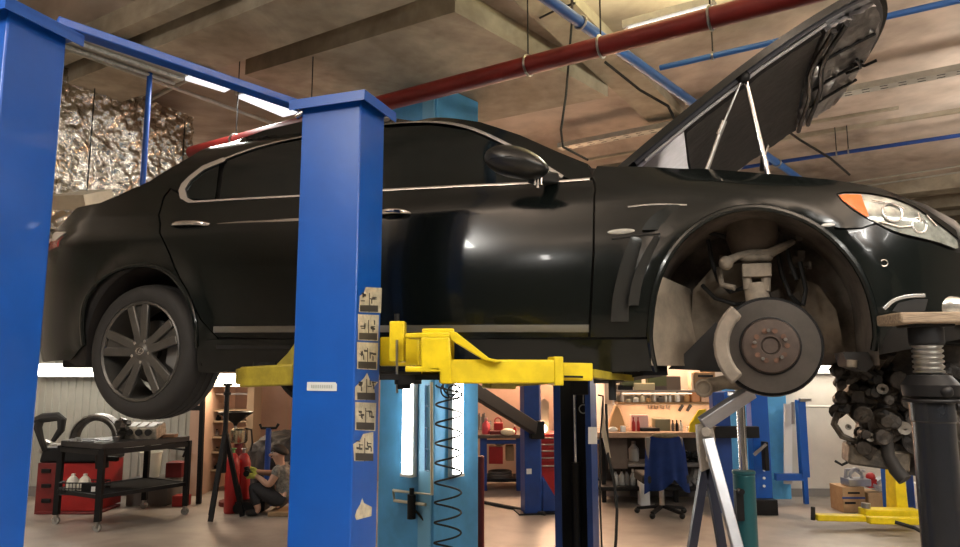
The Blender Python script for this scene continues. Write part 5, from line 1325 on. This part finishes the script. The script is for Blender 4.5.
B().bar(at(96, 458, 8.15), at(118, 459, 8.15), .05, .05).cyl(at(102, 452, 8.15), at(102, 468, 8.15), .07).build('side_arm', BLKM, t, world=True)
o = obox('paper_cup', (50, 444, 57, 450), 8.5, .08, WHITE, 'small white cup on top of the red machine', 'cup')
# trolley table
tr = thing('trolley_table', 'black wheeled steel trolley carrying engine parts', 'table', floor_at(120, 7.5))
zT = at(97, 444, 7.4).z
A4 = [floor_at(97, 7.05), floor_at(187, 7.35), floor_at(148, 8.1), floor_at(58, 7.55)]
A4[0] = floor_at(97, 7.4); A4[3] = floor_at(55, 7.75); A4[1] = floor_at(186, 8.25); A4[2] = A4[3] + A4[1] - A4[0]
b = B().prism([(v.x, v.y, zT - .06) for v in A4], (0, 0, .06)); b.build('top', mat('worn black top', (.02, .018, .017), .5, var=.3, scale=8), tr, world=True, bevel=.005)
for v in A4:
    w = v * .985 + sum(A4, Vector()) / 4 * .015
    B().bar(w + Vz(0, 0, .10), w + Vz(0, 0, zT - .05), .055, .055, up=(1, 0, 0)).build('leg', BLKM, tr, world=True)
    cs = B().bar(w + Vz(0, 0, .045), w + Vz(0, 0, .11), .05, .03, up=(1, 0, 0)).build('caster', STEEL, tr, world=True)
    B().cyl(w + Vz(0, -.018, .04), w + Vz(0, .018, .04), .04, n=18).build('caster_wheel', mat('grey caster tyre', (.25, .24, .22), .5), cs, world=True)
b = B()
zs = at(97, 497, 7.4).z
for i in range(4): b.bar(Vz(A4[i].x, A4[i].y, zs), Vz(A4[(i + 1) % 4].x, A4[(i + 1) % 4].y, zs), .03, .04); b.bar(Vz(A4[i].x, A4[i].y, zT - .09), Vz(A4[(i + 1) % 4].x, A4[(i + 1) % 4].y, zT - .09), .03, .05)
b.build('rails', BLKM, tr, world=True)
B().prism([(v.x, v.y, zs) for v in A4], (0, 0, .012)).build('lower_shelf', mat('matt black mesh', (.01, .01, .01), .9, spec=.1), tr, world=True)
bkt = thing('basket', 'black wire basket hanging inside the trolley with white bottles', 'basket', at(85, 490, 7.2))
bc = at(84, 493, 7.75); b = B()
for zz in (0, .06, .12):
    b.tube([bc + Vz(-.22, -.1, zz), bc + Vz(.22, -.1, zz), bc + Vz(.22, .1, zz), bc + Vz(-.22, .1, zz), bc + Vz(-.22, -.1, zz)], .007, 5)
for k in range(13):
    x = -.22 + .44 * k / 12; b.tube([bc + Vz(x, -.1, .12), bc + Vz(x, -.1, 0), bc + Vz(x, .1, 0), bc + Vz(x, .1, .12)], .004, 4)
b.build('wire', BLKM, bkt, world=True)
B().box(bc + Vz(.13, -.11, .06), (.2, .01, .11)).build('front_plate', BLKM, bkt, world=True); B().box(bc + Vz(.16, -.12, .06), (.04, .006, .05)).build('label', WHITE, bkt, world=True)
for dx, l_ in ((-.13, 'left white rounded bottle in the black basket'), (0.0, 'right white rounded bottle in the black basket')):
    b = B().lathe([(.05, .01), (.065, .02), (.065, .10), (.05, .15), (.02, .18), (.02, .2), (.001, .2)], bc + Vz(dx, 0, 0), n=18); tag(b.build('bottle', mat('cream white plastic', (.66, .62, .54), .5)), l_, 'bottle')
def on_top(px, Dd): p = at(px, 400, Dd); return Vector((p.x, Dd, zT))
# clutch bell / flywheel housing: big half ring
c = on_top(96, 7.85)
hb = thing('bell_housing', 'big dark curved bell housing standing on the trolley', 'engine part', c)
b = B(); pts = [(.24, 0), (.27, .01), (.275, .14), (.25, .15), (.20, .10), (.20, .02)]
n = 26; rings = []
for i in range(n + 1):
    a = math.pi * i / n; rings.append([b.bm.verts.new((math.cos(a) * r, h, math.sin(a) * r + .002)) for r, h in pts])
for r0, r1 in zip(rings, rings[1:]):
    for k in range(6): b.bm.faces.new((r0[k], r0[(k + 1) % 6], r1[(k + 1) % 6], r1[k]))
b.bm.faces.new(rings[0]); b.bm.faces.new(rings[-1][::-1])
b.build('ring', mat('greased steel', (.12, .11, .10), .35, .8, var=.5, scale=9), hb)
b = B().torus((0, -.005, 0), .258, .010, (0, 1, 0), 30, 6, math.pi if 0 else 0, math.pi * 2) if 0 else B().tube([(math.cos(R(a)) * .26, -.004, math.sin(R(a)) * .26) for a in range(4, 180, 8)], .008, 6); b.build('rim_bead', STEEL, hb)
# cylinder head
c = on_top(142, 8.0); ehd = thing('cylinder_head', 'silver cylinder head standing tilted on the trolley', 'engine part', c, R(-6))
b = B().box((0, 0, .085), (.50, .2, .13), rx=.30); b.box((0, .0, .02), (.40, .16, .04)); b.build('casting', mat('dirty cast aluminium', (.42, .38, .31), .5, .5, var=.55, scale=16, bump=.3), ehd, bevel=.006)
b = B()
for k in range(4):
    x = -.165 + .11 * k; b.cyl((x, -.128, .07), (x, -.095, .08), .036, n=16)
b.build('port', mat('black port', (.015, .013, .012), .7), ehd)
b = B()
for k in range(4): b.box((-.165 + .11 * k, -.022, .152), (.08, .13, .008), rx=.30)
b.build('gasket_face', mat('pale face', (.62, .62, .62), .4, .5), ehd)
b = B()
for k in range(5): b.cyl((-.22 + .11 * k, -.02, .14), (-.22 + .11 * k, -.025, .165), .009, n=8)
b.build('head_bolt', STEEL, ehd)
c = on_top(122, 7.9); b = B(); random.seed(21)
for k in range(22): b.box(c + Vz(random.uniform(-.05, .07), random.uniform(-.06, .06), random.uniform(.02, .22)), (random.uniform(.02, .06), .05, random.uniform(.02, .06)), rz=random.random() * 3, ry=random.random() * 3)
b.box(c + Vz(0, 0, .1), (.08, .1, .2)); tag(b.build('engine_part', MATS['greased steel'], bevel=.003), 'dark clustered engine casting between bell housing and cylinder head', 'engine part')
for i, (x, dd, s_, l_) in enumerate(((77, 7.65, .05, 'small bright scrap at the left of the trolley top'), (101, 7.6, .11, 'flat bright gasket lying before the bell housing'), (119, 7.65, .035, 'small bright cup before the engine casting'), (166, 8.1, .09, 'brown wooden block at the right of the trolley top'))):
    c = on_top(x, dd); b = B()
    if i == 3: b.box(c + Vz(0, 0, .02), (.28, .1, .035)); m = mat('brown block', (.20, .10, .05), .7)
    elif i == 2: b.lathe([(.02, 0), (.035, .05), (.03, .05), (.018, .005)], c, n=14, close=True); m = STEEL
    else:
        m = ALU
        for k in range(4): b.box(c + Vz(random.uniform(-s_, s_), random.uniform(-.02, .02), .01 + .008 * k), (s_, .05, .012), rz=random.random())
    tag(b.build('scrap_part' if i < 2 else ('cup' if i == 2 else 'wooden_block'), m, bevel=.002), l_, 'part')
# bucket, red jug, things under
c = floor_at(158, 8.95); bz_ = .0
t = thing('bucket', 'pale translucent bucket standing behind the trolley', 'bucket', Vz(c.x, 8.6, 0))
B().box((0, 0, .26), (.34, .34, .52)).build('crate_below', BLKM, t, bevel=.01) if 0 else None
h0 = at(153, 481, 8.6).z; h1 = at(153, 456, 8.6).z
o = B().box((c.x - .05, 8.95, h0 / 2), (.5, .4, h0)).build('low_cabinet', GRY, bevel=.01); tag(o, 'low grey cabinet under the pale bucket behind the trolley', 'cabinet')
t.location = (c.x - .12, 8.95, h0); W[t] = Matrix.Translation(t.location)
B().lathe([(.11, 0), (.13, h1 - h0), (.137, h1 - h0), (.137, h1 - h0 + .012), (.12, h1 - h0 + .012), (.10, .01)], n=24, close=True).build('body', mat('cloudy white plastic', (.52, .52, .44), .45), t)
o = obox('storage_box', (166, 459, 181, 474), 8.85, .2, DRED, 'dark red box behind the right legs of the trolley', 'box', base=None)
o.location.z = h0
o = obox('red_canister', (172, 496, 186, 506), 8.7, .15, RED, 'red canister on the floor right behind the trolley', 'canister', base=0)
o = B().bar(at(160, 447, 9.3), at(188, 450, 9.3), .05, .02).tube([at(186, 450, 9.3), at(183, 457, 9.3)], .015, 6).build('wall_bracket', BLKM); tag(o, 'thin dark bracket on the corrugated wall right of the trolley', 'bracket')
# white corrugated piece right of the wheel
# dark stand post with horizontal arm (tyre changer arm)
t = thing('upright_rack', 'dark upright rack post with side arm beside the rear wheel', 'rack', floor_at(196, 8.9))
B().bar(Vz(floor_at(199, 8.9).x, 8.9, 0), at(203, 392, 8.9), .06, .05, up=(1, 0, 0)).bar(at(175, 408, 8.9), at(204, 408, 8.9), .05, .06).bar(at(178, 415, 8.9), at(178, 408, 8.9), .04, .04, up=(1, 0, 0)).build('post', BLKM, t, world=True)
# tripod
c = floor_at(217, 8.0); zt = at(222, 386, 8.0).z
t = thing('tall_jack_stand', 'tall dark telescopic stand with splayed legs in front of the shelves', 'stand', c)
B().cyl((0.05, 0, .5), (.05, 0, zt), .028).cyl((.05, 0, zt), (.05, 0, zt + .03), .05).cyl((.05, 0, zt - .1), (.05, 0, zt - .07), .04).build('pole', BLKM, t)
for k in range(3):
    a = R(-100 + 120 * k); e = Vector((.05 + math.cos(a) * .22, math.sin(a) * .22, .0)); B().bar((.05, 0, .95), e + Vz(0, 0, .02), .045, .045, up=(0, 1, .1)).build('leg', BLKM, t)
# open shelf unit
t = thing('shelf_unit', 'pale open shelf unit against the back wall full of small parts', 'shelf', floor_at(222, 9.9))
for x in (204, 248): obox('upright', (x, 376, x + 2.5, 486), 9.75, .35, mat('pale wood', (.28, .21, .14), .7), parent=t, base=0)
for y in (410, 421, 437, 452, 470): obox('board', (204, y, 250, y + 1.8), 9.75, .35, MATS['pale wood'], parent=t)
obox('crossbar', (204, 393, 250, 395), 9.8, .02, ALU, parent=t)
random.seed(31)
il = 0
wherex = ['left end', 'left of centre', 'centre', 'right end']; wherey = {421: 'second', 437: 'third', 452: 'fourth', 470: 'lowest'}
for y in (421, 437, 452, 470):
    for i, x in enumerate((206, 214, 223, 236)):
        m = [WHITE, BLKM, GRY, CARD, CREAM, STEEL][il % 6]; cn = ['white', 'black', 'grey', 'brown', 'cream', 'steel'][il % 6]; il += 1
        h = 5 + (il * 3) % 5; bottle((x, y - h, x + 5 + il % 3, y), 9.9, m, f'small {cn} pot at the {wherex[i]} of the {wherey[y]} board of the shelf unit', BLKM, cat='pot')
# oil drainer
c = floor_at(232, 8.85); t = thing('oil_drainer', 'oil drainer with black funnel bowl and steel tank', 'oil drainer', c)
zt = at(232, 413, 8.6).z; zk0, zk1 = at(232, 445, 8.6).z, at(232, 430, 8.6).z
B().lathe([(.02, zt - .17), (.03, zt - .14), (.20, zt - .02), (.215, zt), (.205, zt), (.18, zt - .02), (.02, zt - .13)], n=30, close=True).build('funnel', BLKM, t)
B().cyl((0, 0, zk1), (0, 0, zt - .15), .02).build('neck', STEEL, t)
B().lathe([(.09, zk0), (.105, zk0 + .02), (.105, zk1 - .02), (.08, zk1), (.001, zk1)], (.05, 0, 0), n=26).build('tank', mat('brassy steel', (.50, .44, .30), .25, .9), t)
B().tube([(.12, 0, zk1), (.2, 0, zk1 - .02), (.22, 0, zk0), (.2, 0, zk0 - .1)], .012, 6).build('hose', BLKR, t)
B().cyl((.05, 0, 0), (.05, 0, zk0 + .02), .05).cyl((.05, 0, 0), (.05, 0, .05), .2).build('base', DRED, t)
# gas cylinders
for x, dd, l_ in ((231, 8.35, 'left red gas cylinder before the oil drainer'), (242, 8.5, 'right red gas cylinder, partly behind the seated man')):
    c = floor_at(x, dd); t = thing('gas_cylinder', l_, 'gas cylinder', c)
    zz = at(x, 453, dd).z
    B().lathe([(.07, 0), (.08, .02), (.08, zz - .12), (.06, zz - .04), (.025, zz), (.001, zz)], n=22).build('body', RED, t)
    B().cyl((0, 0, zz), (0, 0, zz + .05), .02).torus((0, 0, zz + .05), .03, .006).build('valve', mat('green brass', (.10, .25, .08), .5) if x == 231 else STEEL, t)
# blue stand with U fork
c = floor_at(266, 8.9); t = thing('forked_stand', 'dark blue stand with black U shaped fork by the peach wall', 'stand', c); zz = at(266, 428, 8.9).z
B().cyl((0, 0, 0), (0, 0, zz), .035).cyl((0, 0, 0), (0, 0, .03), .2).build('post', DBLUE, t)
B().tube([(-.11, 0, zz + .05), (-.09, 0, zz), (0, 0, zz), (.09, 0, zz), (.12, 0, zz + .05)], .018, 8).build('fork', BLKM, t)
# tarp covered heap
t = thing('tarp_heap', 'dark tarpaulin heap behind the seated man', 'tarp', floor_at(285, 9.2)); b = B()
bmesh.ops.create_icosphere(b.bm, subdivisions=5, radius=1)
cc = floor_at(285, 9.5); hz_ = at(285, 432, 9.3).z
for v in b.bm.verts:
    p = v.co.copy(); nn_ = 1 + .14 * MN.noise(p * 3) + .06 * MN.noise(p * 8)
    z = max(-.0, p.z) ** .35 if p.z > 0 else 0
    v.co = (cc.x + p.x * .50 * nn_, cc.y + p.y * .3 * nn_, z * hz_ * (1 + .05 * MN.noise(p * 6)))
b.build('tarp', mat('dark tarp', (.05, .045, .045), .6, var=.5, scale=6, bump=.5), t, world=True, ang=60)
# ------------------------------------------------------------------ seated man
D = 8.3; pc = floor_at(280, D)
man = thing('person', 'person in grey patterned shirt and dark trousers, seated low, gloved hands on a dark part', 'person', pc)
def skinmesh(name, joints, edges, m, parent, sub=2):
    me = bpy.data.meshes.new(name); me.from_pydata([j[:3] for j in joints], edges, [])
    o = bpy.data.objects.new(name, me); COL.objects.link(o)
    sk = o.modifiers.new('s', 'SKIN'); sk.use_smooth_shade = True
    for i, j in enumerate(joints):
        v = me.skin_vertices[0].data[i]; r = j[3]; v.radius = (r, r) if not isinstance(r, tuple) else r; v.use_root = i == 0
    ss = o.modifiers.new('u', 'SUBSURF'); ss.levels = sub; ss.render_levels = sub
    bpy.context.view_layer.update(); dg = bpy.context.evaluated_depsgraph_get(); nm = bpy.data.meshes.new_from_object(o.evaluated_get(dg)); o.modifiers.clear(); o.data = nm
    nm.materials.clear(); nm.materials.append(m); o.parent = parent; W[o] = W[parent]
    for p in nm.polygons: p.use_smooth = True
    return o
SKIN = mat('skin', (.46, .27, .19), .55)
# local frame: x right in the picture, faces -x; y away
J = [(.06, 0, .16, .12), (.05, 0, .30, .115), (.02, 0, .44, .125), (.0, 0, .52, .06), (-.02, 0, .57, .05), (-.045, 0, .66, .082), (-.05, 0, .70, .07)]
Ed = [(0, 1), (1, 2), (2, 3), (3, 4), (4, 5), (5, 6)]
hands = []
for s_, hand in ((-1, (-.30, -.06, .43)), (1, (-.33, .04, .47))):
    i0 = len(J)
    J += [(.0, .14 * s_, .50, .055), (-.08 + (0.0 if s_ < 0 else -.06), .19 * s_, .34 if s_ < 0 else .42, .042), (hand[0] + .05, hand[1], hand[2] - .01, .028), (hand[0] + .01, hand[1], hand[2], .032)]
    Ed += [(2, i0), (i0, i0 + 1), (i0 + 1, i0 + 2), (i0 + 2, i0 + 3)]; hands.append(hand)
for s_ in (-1, 1):
    i0 = len(J)
    J += [(.02, .10 * s_, .15, .08), (-.30, .13 * s_, .34, .06), (-.24 - .03 * s_, .14 * s_, .10, .042), (-.24 - .03 * s_, .14 * s_, .045, .035), (-.38 - .03 * s_, .14 * s_, .035, .03)]
    Ed += [(0, i0), (i0, i0 + 1), (i0 + 1, i0 + 2), (i0 + 2, i0 + 3), (i0 + 3, i0 + 4)]
skinmesh('body', J, Ed, SKIN, man)
# trousers, shirt: slightly larger shells
TR = mat('dark trousers', (.018, .018, .022), .85, var=.3, scale=20); SHI = mat('grey patterned shirt', (.26, .25, .22), .85, rgb2=(.08, .08, .075), scale=26)
JT = [(.06, 0, .15, .135), (.05, 0, .24, .13)]; ET = [(0, 1)]
for s_ in (-1, 1):
    i0 = len(JT); JT += [(.02, .10 * s_, .15, .095), (-.30, .13 * s_, .34, .074), (-.24 - .03 * s_, .14 * s_, .10, .056)]; ET += [(0, i0), (i0, i0 + 1), (i0 + 1, i0 + 2)]
skinmesh('trousers', JT, ET, TR, man)
JS = [(.07, 0, .15, .15), (.06, 0, .25, .148), (.03, 0, .38, .138), (.01, 0, .49, .10), (0, 0, .535, .07)]; ES = [(0, 1), (1, 2), (2, 3), (3, 4)]
for s_ in (-1, 1):
    i0 = len(JS); JS += [(.0, .14 * s_, .50, .068), (-.04 + (0 if s_ < 0 else -.03), .17 * s_, .42 if s_ < 0 else .46, .058)]; ES += [(3, i0), (i0, i0 + 1)]
skinmesh('shirt', JS, ES, SHI, man)
for s_ in (-1, 1):
    x = -.24 - .03 * s_
    skinmesh('boot', [(x + .02, .14 * s_, .05, .045), (x - .06, .14 * s_, .042, .042), (x - .14, .14 * s_, .035, .034)], [(0, 1), (1, 2)], BLKR, man, 1)
b = B(); bmesh.ops.create_uvsphere(b.bm, u_segments=20, v_segments=14, radius=1)
for v in list(b.bm.verts):
    p = v.co
    v.co = (-.028 + p.x * .094 + .012 * (1 - p.z), p.y * .09, .712 + p.z * (.066 if p.z > 0 else .052) + p.x * -.03)
b.build('hair', mat('dark hair', (.02, .014, .010), .7, var=.3, scale=40), man)
b = B().ball((-.135, 0, .655), .018, (1, .7, 1.1), 2); b.build('nose', SKIN, man)
b = B()
for s_ in (-1, 1): b.ball((-.115, .032 * s_, .683), .009)
b.build('eye', mat('eye white', (.5, .48, .45), .4), man)
b = B().ball((-.118, 0, .625), .018, (.6, 1.3, .35)); b.build('mouth', mat('lips', (.30, .11, .09), .6), man)
b = B()
for s_ in (-1, 1): b.ball((-.03, .083 * s_, .665), .02, (.8, .4, 1.3))
b.build('ear', SKIN, man)
GLV = mat('yellow green work glove', (.42, .45, .08), .8)
for hx, hy, hz2 in hands:
    s_ = -1 if hy < 0 else 1
    Jg = [(hx + .05, hy, hz2 - .005, .034), (hx, hy, hz2, .036), (hx - .035, hy, hz2 + .002, .032)]; Eg = [(0, 1), (1, 2)]
    for k, ln in enumerate((.045, .055, .052, .042)):
        dz = .024 - .016 * k; i0 = len(Jg); Jg += [(hx - .05, hy - .004 * s_, hz2 + dz, .010), (hx - .05 - ln * .6, hy - .012 * s_, hz2 + dz - .004, .009), (hx - .055 - ln * .75, hy - .034 * s_, hz2 + dz - .012, .008)]; Eg += [(2, i0), (i0, i0 + 1), (i0 + 1, i0 + 2)]
    i0 = len(Jg); Jg += [(hx - .005, hy - .02 * s_, hz2 + .038, .011), (hx - .035, hy - .036 * s_, hz2 + .05, .009)]; Eg += [(1, i0), (i0, i0 + 1)]
    skinmesh('glove', Jg, Eg, GLV, man, 1)
c = pc + Vz(-.38, -.01, .455)
tag(B().cyl(c - Vz(0, .06, 0), c + Vz(0, .06, 0), .035).cyl(c - Vz(0, 0, .02), c + Vz(-.02, 0, .07), .03).build('held_part', BLKM), 'dark tube held in the seated man gloved hands', 'part')
st_ = B().box(pc + Vz(.08, 0, .025), (.34, .34, .05)).build('floor_cushion', CARD, bevel=.005); tag(st_, 'flat low seat board under the seated man', 'seat')
t = thing('trolley_jack', 'dark floor tools between the seated man and the red cylinders', 'jack', floor_at(252, 8.1)); b = B(); random.seed(8); cc = floor_at(250, 8.4)
b.box(cc + Vz(0, 0, .08), (.4, .2, .1)).cyl(cc + Vz(-.1, .12, .06), cc + Vz(-.1, -.12, .06), .06).cyl(cc + Vz(.12, .12, .05), cc + Vz(.12, -.12, .05), .05).bar(cc + Vz(-.1, 0, .12), cc + Vz(-.2, 0, .5), .03, .03, up=(0, 1, 0)); b.build('body', BLKM, t, world=True)
for o in [x for x in COL.objects if x.parent is None and 'category' in x and 'group' not in x and x.get('kind') != 'structure']:
    nm = o.name.split('.')[0]
    if sum(1 for x in COL.objects if x.parent is None and 'category' in x and x.name.split('.')[0] == nm) > 1: o['_g'] = nm.replace('_', ' ') + 's around the hall'
for o in COL.objects:
    if '_g' in o: o['group'] = o['_g']; del o['_g']
# ------------------------------------------------------------------ world, exposure
w = bpy.data.worlds.new('world'); SC.world = w; w.use_nodes = True
w.node_tree.nodes['Background'].inputs[0].default_value = (.55, .52, .48, 1); w.node_tree.nodes['Background'].inputs[1].default_value = .05
SC.view_settings.view_transform = 'Standard'; SC.view_settings.look = 'None'; SC.view_settings.exposure = 0.35; SC.view_settings.gamma = 1; SC.view_settings.use_curve_mapping = False
SC.cycles.use_denoising = True
